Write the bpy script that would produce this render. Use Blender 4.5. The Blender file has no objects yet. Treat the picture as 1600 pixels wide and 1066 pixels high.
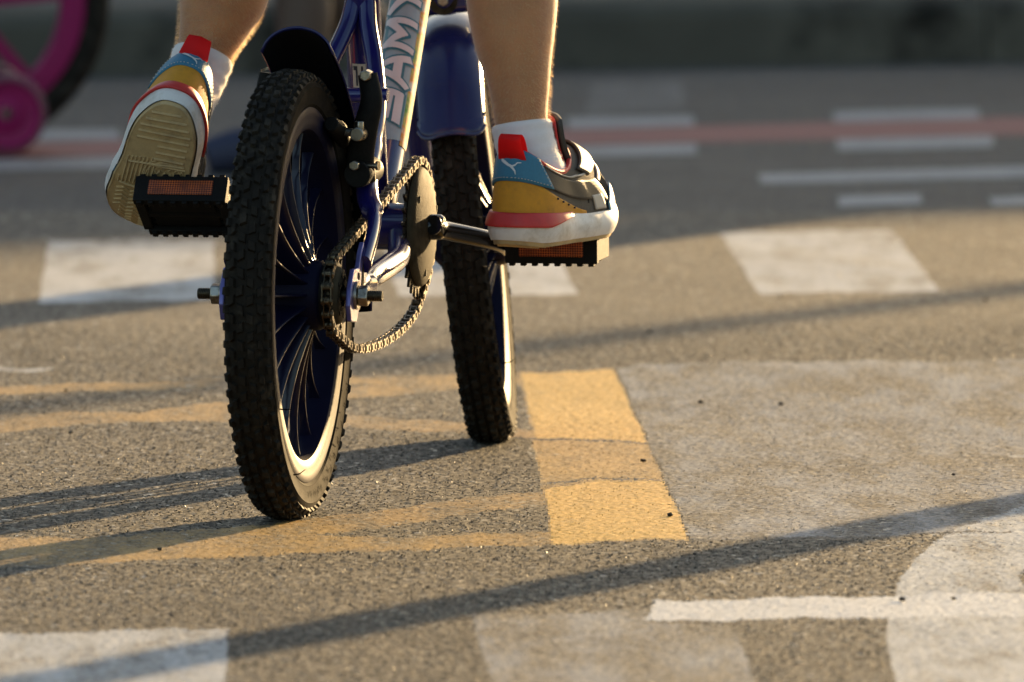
import bpy, bmesh, math, random
import numpy as np
from mathutils import Vector, Matrix, Euler
R = math.radians
random.seed(7)
scene = bpy.context.scene
COL = scene.collection

# ------------------------------------------------------------------ camera
cam_data = bpy.data.cameras.new("camera")
cam = bpy.data.objects.new("camera", cam_data)
COL.objects.link(cam)
cam.location = (0.0, 0.0, 1.0)
cam.rotation_euler = (R(90 - 4.04), 0, 0)
cam_data.sensor_width = 36.0
cam_data.lens = 472.5
cam_data.clip_start = 0.5
cam_data.clip_end = 600
cam_data.dof.use_dof = True
cam_data.dof.focus_distance = 12.05
cam_data.dof.aperture_fstop = 12.5
scene.camera = cam

# ------------------------------------------------------------------ light
SUN_AZ = R(26.0)      # to the right of straight ahead
SUN_EL = R(8.5)
world = bpy.data.worlds.new("World")
scene.world = world
world.use_nodes = True
wn = world.node_tree.nodes
sky = wn.new("ShaderNodeTexSky")
sky.sky_type = 'NISHITA'
sky.sun_disc = False
sky.sun_elevation = SUN_EL
sky.sun_rotation = SUN_AZ
sky.air_density = 1.0
sky.dust_density = 1.8
sky.ozone_density = 1.0
world.node_tree.links.new(sky.outputs[0], wn["Background"].inputs[0])
wn["Background"].inputs[1].default_value = 0.097
sun_d = bpy.data.lights.new("sun", 'SUN')
sun_d.energy = 5.0
sun_d.angle = R(0.53)
sun_d.color = (1.0, 0.68, 0.325)
sun = bpy.data.objects.new("sun", sun_d)
COL.objects.link(sun)
SUN_H = Vector((math.sin(SUN_AZ), math.cos(SUN_AZ), 0))
SUN_DIR = (SUN_H + Vector((0, 0, math.tan(SUN_EL)))).normalized()
sun.rotation_euler = SUN_DIR.to_track_quat('Z', 'Y').to_euler()
sun.location = SUN_DIR * 60
vs = scene.view_settings
vs.view_transform = 'Standard'
vs.look = 'None'
vs.gamma = 1.0
vs.use_curve_mapping = False
vs.exposure = 1.65

# ------------------------------------------------------------------ helpers
class MB:
    """collects shapes into one mesh"""
    def __init__(s):
        s.v = []; s.f = []
    def add(s, vs_, fs):
        o = len(s.v)
        s.v += [tuple(p) for p in vs_]
        s.f += [tuple(i + o for i in q) for q in fs]
        return s
    def box(s, c, size, m=None):
        hx, hy, hz = size[0] / 2, size[1] / 2, size[2] / 2
        pts = [Vector((x * hx, y * hy, z * hz)) for x in (-1, 1) for y in (-1, 1) for z in (-1, 1)]
        if m: pts = [m @ p for p in pts]
        c = Vector(c)
        return s.add([p + c for p in pts], [(0, 1, 3, 2), (4, 6, 7, 5), (0, 4, 5, 1), (2, 3, 7, 6), (0, 2, 6, 4), (1, 5, 7, 3)])
    def grid(s, rows, close_u=False, close_v=False):
        n = len(rows); k = len(rows[0]); fs = []
        for i in range(n if close_v else n - 1):
            for j in range(k if close_u else k - 1):
                a = i * k + j; b = i * k + (j + 1) % k
                c = ((i + 1) % n) * k + (j + 1) % k; d = ((i + 1) % n) * k + j
                fs.append((a, b, c, d))
        return s.add([p for r in rows for p in r], fs)
    def tube(s, path, rad, seg=14, cap=True, flat=None):
        """path points, radius or list of radii; flat=(a,b) scales the section"""
        P = [Vector(p) for p in path]; n = len(P)
        if not isinstance(rad, (list, tuple)): rad = [rad] * n
        T = []
        for i in range(n):
            t = P[min(i + 1, n - 1)] - P[max(i - 1, 0)]
            T.append(t.normalized())
        up = Vector((0, 0, 1)) if abs(T[0].z) < .9 else Vector((0, 1, 0))
        N = (up - T[0] * up.dot(T[0])).normalized()
        rows = []
        for i in range(n):
            N = (N - T[i] * N.dot(T[i])).normalized()
            B = T[i].cross(N)
            fa, fb = flat[i] if flat else (1, 1)
            rows.append([P[i] + (N * math.cos(q) * fa + B * math.sin(q) * fb) * rad[i]
                         for q in [2 * math.pi * j / seg for j in range(seg)]])
        o = len(s.v)
        s.grid(rows, close_u=True)
        if cap:
            s.f.append(tuple(o + j for j in reversed(range(seg))))
            s.f.append(tuple(o + (n - 1) * seg + j for j in range(seg)))
        return s
    def lathe(s, prof, c=(0, 0, 0), seg=96, closed=False, a0=0, a1=None):
        """prof of (radius, x); axis is x through c"""
        full = a1 is None
        m = seg if full else seg + 1
        rows = []
        for i in range(m):
            q = (2 * math.pi * i / seg) if full else a0 + (a1 - a0) * i / seg
            rows.append([(c[0] + x, c[1] + r * math.cos(q), c[2] + r * math.sin(q)) for r, x in prof])
        return s.grid(rows, close_u=closed, close_v=full)
    def prism(s, poly, axis, lo, hi):
        """poly in the plane normal to axis (0: y,z  2: x,y), from lo to hi"""
        n = len(poly)
        def p3(p, h):
            return (h, p[0], p[1]) if axis == 0 else ((p[0], h, p[1]) if axis == 1 else (p[0], p[1], h))
        vs_ = [p3(p, lo) for p in poly] + [p3(p, hi) for p in poly]
        fs = [tuple(reversed(range(n))), tuple(range(n, 2 * n))]
        fs += [(i, (i + 1) % n, n + (i + 1) % n, n + i) for i in range(n)]
        return s.add(vs_, fs)

def spline(pts, n):
    """Catmull-Rom through pts"""
    P = [Vector(p) for p in pts]
    P = [P[0] * 2 - P[1]] + P + [P[-1] * 2 - P[-2]]
    out = []
    k = len(P) - 3
    for i in range(k):
        a, b, c, d = P[i:i + 4]
        for j in range(n):
            t = j / n
            out.append(0.5 * ((2 * b) + (c - a) * t + (2 * a - 5 * b + 4 * c - d) * t * t + (3 * b - a - 3 * c + d) * t ** 3))
    out.append(P[-2])
    return out

def lerp_tab(tab, x):
    if x <= tab[0][0]: return tab[0][1]
    for (a, va), (b, vb) in zip(tab, tab[1:]):
        if x <= b:
            t = (x - a) / (b - a); t = t * t * (3 - 2 * t)
            return va + (vb - va) * t
    return tab[-1][1]

def mesh_of(name, mb, mat, angle=40):
    me = bpy.data.meshes.new(name)
    me.from_pydata(mb.v, [], mb.f)
    bm = bmesh.new(); bm.from_mesh(me)
    bmesh.ops.recalc_face_normals(bm, faces=bm.faces)
    bm.to_mesh(me); bm.free()
    me.polygons.foreach_set("use_smooth", [True] * len(me.polygons))
    me.set_sharp_from_angle(angle=R(angle))
    if mat: me.materials.append(mat)
    return me

def obj(name, mb, mat, parent=None, bevel=0, matrix=None, angle=40, kind=None):
    me = mb if isinstance(mb, bpy.types.Mesh) else mesh_of(name, mb, mat, angle)
    o = bpy.data.objects.new(name, me)
    COL.objects.link(o)
    if parent: o.parent = parent
    if matrix is not None: o.matrix_local = matrix
    if bevel:
        b = o.modifiers.new("bevel", 'BEVEL'); b.width = bevel; b.segments = 2; b.limit_method = 'ANGLE'; b.angle_limit = R(35)
    if kind: o["kind"] = kind
    return o

def empty(name, loc, rz=0):
    o = bpy.data.objects.new(name, None)
    COL.objects.link(o)
    o.empty_display_size = .1
    o.location = loc; o.rotation_euler = (0, 0, rz)
    return o

def tag(o, label, cat, group=None):
    o["label"] = label; o["category"] = cat
    if group: o["group"] = group
    return o

# ------------------------------------------------------------------ materials
def nt(name):
    m = bpy.data.materials.new(name); m.use_nodes = True
    t = m.node_tree
    return m, t, t.nodes["Principled BSDF"]

def N(t, kind, **kw):
    n = t.nodes.new(kind)
    for k, v in kw.items():
        if k in n.inputs: n.inputs[k].default_value = v
        else: setattr(n, k, v)
    return n

def ramp(t, fac, stops):
    r = t.nodes.new("ShaderNodeValToRGB")
    e = r.color_ramp.elements
    while len(e) < len(stops): e.new(0.5)
    for i, (p, c) in enumerate(stops):
        e[i].position = p
        e[i].color = (c, c, c, 1) if not isinstance(c, tuple) else (*c, 1)
    t.links.new(fac, r.inputs[0])
    return r

def mixc(t, fac, a, b):
    m = t.nodes.new("ShaderNodeMix"); m.data_type = 'RGBA'
    if isinstance(fac, (int, float)): m.inputs[0].default_value = fac
    else: t.links.new(fac, m.inputs[0])
    for s, v in ((6, a), (7, b)):
        if isinstance(v, tuple): m.inputs[s].default_value = (*v, 1)
        else: t.links.new(v, m.inputs[s])
    return m.outputs[2]

def mth(t, op, a, b=None):
    m = t.nodes.new("ShaderNodeMath"); m.operation = op
    for i, v in enumerate((a, b)):
        if v is None: continue
        if isinstance(v, (int, float)): m.inputs[i].default_value = v
        else: t.links.new(v, m.inputs[i])
    return m.outputs[0]

def mat(name, col, rough=.5, metal=0, spec=.5, var=.12, scale=60, bump=0, bscale=400, coat=0, sheen=0, sss=0, trans=0, dirt=None):
    m, t, b = nt(name)
    co = N(t, "ShaderNodeTexCoord").outputs["Object"]
    n1 = N(t, "ShaderNodeTexNoise", Scale=scale, Detail=4.0)
    t.links.new(co, n1.inputs["Vector"])
    dark = tuple(c * (1 - var) for c in col); lite = tuple(min(1, c * (1 + var)) for c in col)
    c = mixc(t, n1.outputs[0], dark, lite)
    if dirt:
        n3 = N(t, "ShaderNodeTexNoise", Scale=dirt[1], Detail=6.0, Roughness=.7)
        t.links.new(co, n3.inputs["Vector"])
        c = mixc(t, ramp(t, n3.outputs[0], [(.5, 0.0), (.68, dirt[2])]).outputs[0], c, dirt[0])
    t.links.new(c, b.inputs["Base Color"])
    rr = N(t, "ShaderNodeMapRange"); rr.inputs["To Min"].default_value = max(.02, rough - .08); rr.inputs["To Max"].default_value = min(1, rough + .08)
    t.links.new(n1.outputs[0], rr.inputs[0]); t.links.new(rr.outputs[0], b.inputs["Roughness"])
    b.inputs["Metallic"].default_value = metal
    b.inputs["Specular IOR Level"].default_value = spec
    b.inputs["Coat Weight"].default_value = coat
    b.inputs["Coat Roughness"].default_value = .08
    b.inputs["Sheen Weight"].default_value = sheen
    if sss:
        b.inputs["Subsurface Weight"].default_value = sss
        b.inputs["Subsurface Radius"].default_value = (.9, .35, .18)
        b.inputs["Subsurface Scale"].default_value = .004
    if trans: b.inputs["Transmission Weight"].default_value = trans
    if bump:
        n2 = N(t, "ShaderNodeTexNoise", Scale=bscale, Detail=3.0)
        t.links.new(co, n2.inputs["Vector"])
        bp = N(t, "ShaderNodeBump", Strength=bump, Distance=.001)
        t.links.new(n2.outputs[0], bp.inputs["Height"])
        t.links.new(bp.outputs[0], b.inputs["Normal"])
    return m

def asphalt_nodes(t, b):
    """aggregate colour, glints and relief shared by bare and painted road"""
    pos = N(t, "ShaderNodeNewGeometry").outputs["Position"]
    v = N(t, "ShaderNodeTexVoronoi", Scale=230.0); t.links.new(pos, v.inputs["Vector"])
    n = N(t, "ShaderNodeTexNoise", Scale=110.0, Detail=6.0, Roughness=.7); t.links.new(pos, n.inputs["Vector"])
    big = N(t, "ShaderNodeTexNoise", Scale=2.2, Detail=5.0, Roughness=.6); t.links.new(pos, big.inputs["Vector"])
    sep = N(t, "ShaderNodeSeparateColor"); t.links.new(v.outputs["Color"], sep.inputs[0])
    stone = ramp(t, sep.outputs[0], [(0.0, (.046, .044, .040)), (.45, (.083, .078, .068)), (.8, (.126, .117, .099)), (1.0, (.22, .205, .175))])
    binder = (.038, .036, .033)
    edge = ramp(t, v.outputs["Distance"], [(.25, 0.0), (.62, 1.0)])
    c = mixc(t, edge.outputs[0], stone.outputs[0], binder)
    patch = ramp(t, big.outputs[0], [(.3, .72), (.7, 1.22)])
    mm = t.nodes.new("ShaderNodeMix"); mm.data_type = 'RGBA'; mm.blend_type = 'MULTIPLY'; mm.inputs[0].default_value = 1
    t.links.new(c, mm.inputs[6]); t.links.new(patch.outputs[0], mm.inputs[7])
    h1 = mth(t, 'MULTIPLY', v.outputs["Distance"], -.55)
    h = mth(t, 'ADD', h1, mth(t, 'MULTIPLY', n.outputs[0], 1.1))
    rough = ramp(t, sep.outputs[1], [(0.0, .9), (.90, .62), (.965, .28), (1.0, .15)])
    return pos, mm.outputs[2], h, rough.outputs[0], n, big

def asphalt(name):
    m, t, b = nt(name)
    pos, c, h, rg, n, big = asphalt_nodes(t, b)
    t.links.new(c, b.inputs["Base Color"]); t.links.new(rg, b.inputs["Roughness"])
    bp = N(t, "ShaderNodeBump", Strength=.9, Distance=.0035)
    t.links.new(h, bp.inputs["Height"]); t.links.new(bp.outputs[0], b.inputs["Normal"])
    b.inputs["Specular IOR Level"].default_value = .45
    return m

def road_paint(name, col, keep, fine=.5, rel=.55):
    """paint worn through to the aggregate; keep = how much is left"""
    m, t, b = nt(name)
    pos, c, h, rg, n, big = asphalt_nodes(t, b)
    w1 = N(t, "ShaderNodeTexNoise", Scale=14.0, Detail=8.0, Roughness=.72); t.links.new(pos, w1.inputs["Vector"])
    w2 = N(t, "ShaderNodeTexNoise", Scale=190.0, Detail=4.0, Roughness=.7); t.links.new(pos, w2.inputs["Vector"])
    s = mth(t, 'ADD', mth(t, 'MULTIPLY', w1.outputs[0], 1 - fine), mth(t, 'MULTIPLY', w2.outputs[0], fine))
    mask = ramp(t, s, [(1 - keep - .10, 0.0), (1 - keep + .06, 1.0)])
    tint = mixc(t, n.outputs[0], tuple(x * .84 for x in col), tuple(min(1, x * 1.1) for x in col))
    cc = mixc(t, mask.outputs[0], c, tint)
    t.links.new(cc, b.inputs["Base Color"])
    rr = t.nodes.new("ShaderNodeMix"); rr.data_type = 'FLOAT'
    t.links.new(mask.outputs[0], rr.inputs[0]); t.links.new(rg, rr.inputs[2]); rr.inputs[3].default_value = .6
    t.links.new(rr.outputs[0], b.inputs["Roughness"])
    bp = N(t, "ShaderNodeBump", Strength=rel, Distance=.003)
    t.links.new(h, bp.inputs["Height"]); t.links.new(bp.outputs[0], b.inputs["Normal"])
    return m

def road_geo(name, col=None, keep=.6):
    """for the modelled aggregate: colour per stone from the mesh, paint worn off the stone tops"""
    m, t, b = nt(name)
    pos = N(t, "ShaderNodeNewGeometry").outputs["Position"]
    st = N(t, "ShaderNodeAttribute", attribute_name="stone").outputs["Fac"]
    rel = N(t, "ShaderNodeAttribute", attribute_name="rel").outputs["Fac"]
    n = N(t, "ShaderNodeTexNoise", Scale=700.0, Detail=3.0, Roughness=.7); t.links.new(pos, n.inputs["Vector"])
    big = N(t, "ShaderNodeTexNoise", Scale=2.2, Detail=5.0, Roughness=.6); t.links.new(pos, big.inputs["Vector"])
    c = ramp(t, st, [(0.0, (.014, .0115, .008)), (.35, (.044, .037, .026)), (.65, (.092, .077, .053)), (.86, (.165, .140, .098)), (1.0, (.42, .37, .29))]).outputs[0]
    c = mixc(t, ramp(t, rel, [(.05, 0.0), (.35, 1.0)]).outputs[0], (.026, .022, .016), c)
    mm = t.nodes.new("ShaderNodeMix"); mm.data_type = 'RGBA'; mm.blend_type = 'MULTIPLY'; mm.inputs[0].default_value = 1
    t.links.new(c, mm.inputs[6]); t.links.new(ramp(t, big.outputs[0], [(.28, .62), (.5, 1.0), (.72, 1.32)]).outputs[0], mm.inputs[7])
    c = mm.outputs[2]
    rg = ramp(t, st, [(0.0, .85), (.55, .7), (.6, .48), (.65, .75), (.93, .7), (.97, .34), (1.0, .45)]).outputs[0]
    if col:
        vm = N(t, "ShaderNodeVectorMath", operation='MULTIPLY'); t.links.new(pos, vm.inputs[0]); vm.inputs[1].default_value = (13.0, 3.0, 1.0)
        w1 = N(t, "ShaderNodeTexNoise", Scale=1.0, Detail=10.0, Roughness=.78); t.links.new(vm.outputs[0], w1.inputs["Vector"])
        w2 = N(t, "ShaderNodeTexNoise", Scale=260.0, Detail=3.0, Roughness=.7); t.links.new(pos, w2.inputs["Vector"])
        s = mth(t, 'ADD', mth(t, 'MULTIPLY', w1.outputs[0], .70), mth(t, 'MULTIPLY', w2.outputs[0], .30))
        s = mth(t, 'SUBTRACT', s, mth(t, 'MULTIPLY', mth(t, 'MULTIPLY', rel, st), .10))
        mask = ramp(t, s, [(1 - keep - .10, 0.0), (1 - keep + .05, 1.0)])
        tint = mixc(t, st, tuple(x * .80 for x in col), tuple(min(1, x * 1.12) for x in col))
        c = mixc(t, mask.outputs[0], c, tint)
        rr = t.nodes.new("ShaderNodeMix"); rr.data_type = 'FLOAT'
        t.links.new(mask.outputs[0], rr.inputs[0]); t.links.new(rg, rr.inputs[2]); rr.inputs[3].default_value = .6
        rg = rr.outputs[0]
    t.links.new(c, b.inputs["Base Color"]); t.links.new(rg, b.inputs["Roughness"])
    bp = N(t, "ShaderNodeBump", Strength=.5, Distance=.0008)
    t.links.new(n.outputs[0], bp.inputs["Height"]); t.links.new(bp.outputs[0], b.inputs["Normal"])
    b.inputs["Specular IOR Level"].default_value = .4
    return m

M = {}
M['asphalt'] = asphalt("asphalt")
M['road_geo'] = road_geo("asphalt_aggregate")
YEL = (.62, .34, .055)
M['yellow'] = road_geo("yellow_paint", (.44, .26, .06), .56)
M['yellow_new'] = road_geo("yellow_paint_second_coat", (.66, .39, .075), .63)
M['yellow_old'] = road_geo("yellow_paint_worn", (.40, .225, .045), .51)
M['white'] = road_geo("white_paint", (.45, .46, .46), .545)
M['white_new'] = road_geo("white_paint_fresh", (.58, .58, .57), .64)
M['grey'] = road_geo("white_paint_ground_off", (.24, .25, .265), .485)
M['tar'] = road_geo("dark_joint", (.008, .007, .006), .95)
M['far_white'] = road_paint("white_paint_far", (.30, .30, .30), .56)
M['red'] = road_paint("red_paint", (.21, .030, .024), .72)
M['faint'] = road_paint("white_paint_traces", (.15, .15, .15), .44)
M['concrete'] = mat("pavement_concrete", (.10, .092, .078), .9, var=.5, scale=7, bump=.5, bscale=90, dirt=((.03, .03, .024), 5, .8))
M['kerb'] = mat("kerb_granite", (.095, .088, .070), .9, spec=.2, var=.6, scale=5, bump=.6, bscale=90, dirt=((.011, .010, .008), 4.0, .92))
M['wall'] = mat("wall_render", (.35, .32, .28), .9, var=.15, scale=4, bump=.4, bscale=60)
M['pole'] = mat("pole_concrete", (.3, .29, .27), .85, var=.15, scale=12, bump=.4, bscale=90)
M['steel_paint'] = mat("post_paint", (.32, .33, .33), .45, var=.1, scale=20)
M['cable'] = mat("cable_rubber", (.02, .02, .02), .6)
M['stone'] = mat("loose_stone", (.03, .025, .019), .85, var=.5, scale=300)
# bicycle
M['tyre'] = mat("tyre_rubber", (.0145, .0118, .0088), .72, spec=.12, var=.4, scale=70, bump=.25, bscale=900, dirt=((.055, .045, .033), 45, .7))
M['sidewall'] = mat("sidewall_rubber", (.0085, .0072, .0058), .86, spec=.04, var=.3, scale=60, bump=.25, bscale=500, dirt=((.034, .027, .019), 40, .6))
M['letter'] = mat("tyre_lettering", (.002, .002, .002), 1.0, spec=0)
M['rim'] = mat("rim_blue_plastic", (.0045, .0045, .018), .56, spec=.10, var=.2, scale=40, bump=.08, bscale=200)
M['spoke'] = mat("spoke_blue_plastic", (.004, .004, .018), .30, spec=.42, var=.2, scale=60)
M['frame'] = mat("frame_blue_paint", (.0105, .0085, .088), .2, spec=.5, var=.12, scale=35, coat=.7, bump=.04, bscale=120, dirt=((.05, .045, .06), 30, .25))
M['plate'] = mat("dropout_paint", (.11, .10, .30), .32, metal=.45, var=.15, coat=.4, dirt=((.05, .04, .04), 60, .5))
M['guard'] = mat("mudguard_plastic", (.014, .015, .075), .24, spec=.45, var=.15, scale=30, bump=.05, bscale=120, dirt=((.05, .042, .045), 16, .4))
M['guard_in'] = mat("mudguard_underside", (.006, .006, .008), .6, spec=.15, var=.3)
M['black'] = mat("black_plastic", (.0065, .006, .0055), .6, spec=.14, var=.3, scale=90, bump=.2, bscale=700, dirt=((.02, .017, .013), 60, .4))
M['crank'] = mat("crank_black_steel", (.007, .007, .007), .2, spec=.4, var=.3, coat=.3)
M['chrome'] = mat("zinc_steel", (.34, .31, .26), .32, metal=1, var=.25, scale=200, bump=.15, bscale=900, dirt=((.07, .05, .03), 110, .8))
M['chain'] = mat("oiled_chain_steel", (.17, .135, .09), .36, metal=1, var=.5, scale=300, dirt=((.012, .010, .008), 220, .95))
M['ring'] = mat("chainring_steel", (.050, .041, .026), .72, metal=.1, spec=.05, var=.4, scale=120, bump=.4, bscale=700, dirt=((.010, .008, .005), 40, .9))
M['cog'] = mat("sprocket_steel", (.075, .06, .04), .38, metal=.9, var=.5, scale=200, dirt=((.012, .009, .007), 120, .9))
M['amber'] = mat("amber_reflector", (.30, .055, .008), .2, spec=.5, var=.45, scale=900, bump=.8, bscale=1300)
M['decal'] = mat("decal_print", (.27, .33, .36), .5, var=.25, scale=45, coat=.15)
M['teal'] = mat("decal_teal", (.035, .15, .19), .45, var=.25, scale=40, coat=.1)
M['letter_white'] = mat("decal_letter", (.62, .55, .54), .3, var=.1, scale=40, coat=.15)
M['sticker'] = mat("sticker_paper", (.55, .47, .36), .55, var=.1)
M['ink'] = mat("sticker_ink", (.03, .03, .04), .6)
M['saddle'] = mat("saddle_vinyl", (.015, .015, .018), .45, bump=.2, bscale=300)
# pink bicycle
M['pink'] = mat("pink_plastic", (.28, .008, .092), .5, var=.2, spec=.25)
M['pink_pale'] = mat("pink_pale_plastic", (.17, .055, .085), .6, var=.15)
# clothing and skin
M['skin'] = mat("skin", (.46, .20, .078), .5, spec=.35, var=.22, scale=45, bump=.3, bscale=420, sss=.4, sheen=.5, dirt=((.34, .12, .055), 26, .5))
M['skin2'] = mat("skin_second", (.085, .045, .027), .6, var=.15, sss=.1)
M['hair'] = mat("fine_body_hair", (.75, .58, .36), .35, spec=.6, var=.1)
M['sock'] = mat("white_cotton", (.80, .74, .72), .95, var=.06, scale=300, bump=.5, bscale=1500, sheen=.6)
M['sock_fuzz'] = mat("cotton_fuzz", (.85, .80, .76), .9, var=.05)
M['s_grey'] = mat("shoe_mesh_grey", (.145, .120, .095), .85, spec=.2, var=.3, scale=500, bump=.6, bscale=1600)
M['s_dark'] = mat("shoe_dark_panel", (.045, .037, .03), .55, var=.25, scale=400, bump=.3, bscale=1500)
M['s_pale'] = mat("shoe_pale_trim", (.55, .48, .40), .6, var=.1)
M['s_blue'] = mat("shoe_blue_heel", (.035, .17, .27), .6, var=.15, scale=300, bump=.2, bscale=1500)
M['s_yellow'] = mat("shoe_yellow_suede", (.60, .26, .014), .75, var=.16, scale=160, bump=.3, bscale=1500, dirt=((.36, .15, .015), 60, .5))
M['s_red'] = mat("shoe_red_foam", (.55, .030, .025), .5, var=.12, scale=150, dirt=((.32, .02, .02), 50, .4))
M['s_tab'] = mat("shoe_red_ribbon", (.80, .012, .012), .5, var=.12, scale=500, bump=.3, bscale=2200, sheen=.3)
M['s_white'] = mat("shoe_white_foam", (.74, .70, .66), .55, var=.08, scale=80, dirt=((.42, .35, .26), 28, .65))
M['s_gum'] = mat("shoe_tan_outsole", (.52, .37, .18), .7, var=.18, scale=120, bump=.3, bscale=900, dirt=((.28, .19, .10), 45, .6))
M['s_logo'] = mat("shoe_logo_silver", (.62, .62, .60), .45, var=.05)
M['s_sky'] = mat("shoe_light_blue", (.20, .42, .58), .5, var=.1)
M['cloth'] = mat("shorts_cloth", (.03, .035, .06), .9, var=.2, bump=.3)
M['navy'] = mat("navy_shoe", (.025, .028, .06), .7, var=.2)

def thin(name, col, weight=.5, rough=.6):
    """ribbon or fibre thin enough for light to come through"""
    m, t, b = nt(name)
    b.inputs["Base Color"].default_value = (*col, 1); b.inputs["Roughness"].default_value = rough
    tr = N(t, "ShaderNodeBsdfTranslucent"); tr.inputs[0].default_value = (*col, 1)
    mx = N(t, "ShaderNodeMixShader"); mx.inputs[0].default_value = weight
    t.links.new(b.outputs[0], mx.inputs[1]); t.links.new(tr.outputs[0], mx.inputs[2])
    t.links.new(mx.outputs[0], t.nodes["Material Output"].inputs[0])
    return m
M['s_tab'] = thin("shoe_red_ribbon_thin", (.85, .010, .010), .55)
M['hair'] = thin("fine_body_hair_thin", (.85, .66, .42), .5, .4)
M['sock_fuzz'] = thin("cotton_fuzz_thin", (.90, .85, .80), .5, .8)

# prismatic reflector: small lozenges, bright and dull
def prism_amber():
    m, t, b = nt("amber_prisms")
    co = N(t, "ShaderNodeTexCoord").outputs["Object"]
    mp = N(t, "ShaderNodeMapping"); mp.inputs["Rotation"].default_value = (0, R(45), 0); t.links.new(co, mp.inputs["Vector"])
    ck = N(t, "ShaderNodeTexChecker", Scale=620.0); t.links.new(mp.outputs[0], ck.inputs["Vector"])
    n = N(t, "ShaderNodeTexNoise", Scale=60.0, Detail=3.0); t.links.new(co, n.inputs["Vector"])
    c = mixc(t, ck.outputs["Fac"], (.10, .018, .004), (.50, .10, .012))
    c = mixc(t, ramp(t, n.outputs[0], [(.40, 0.0), (.62, .7)]).outputs[0], c, (.13, .030, .008))
    t.links.new(c, b.inputs["Base Color"]); b.inputs["Roughness"].default_value = .22
    bp = N(t, "ShaderNodeBump", Strength=.6, Distance=.0006); t.links.new(ck.outputs["Fac"], bp.inputs["Height"]); t.links.new(bp.outputs[0], b.inputs["Normal"])
    return m
M['amber'] = prism_amber()

# ------------------------------------------------------------------ ground, road, markings
ground = obj("road", MB().add([(-150, -40, 0), (150, -40, 0), (150, 260, 0), (-150, 260, 0)], [(0, 1, 2, 3)]), M['asphalt'], kind="structure")

def ragged(poly, sx=.0012, sy=.006, step=.02):
    out = []
    n = len(poly)
    for i in range(n):
        a = Vector(poly[i]); b = Vector(poly[(i + 1) % n])
        k = max(1, int(abs(b.x - a.x) / step), int(abs(b.y - a.y) / (step * 3)))
        for j in range(k):
            p = a.lerp(b, j / k)
            out.append((p.x + random.uniform(-sx, sx), p.y + random.uniform(-sy, sy)))
    return out

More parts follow.
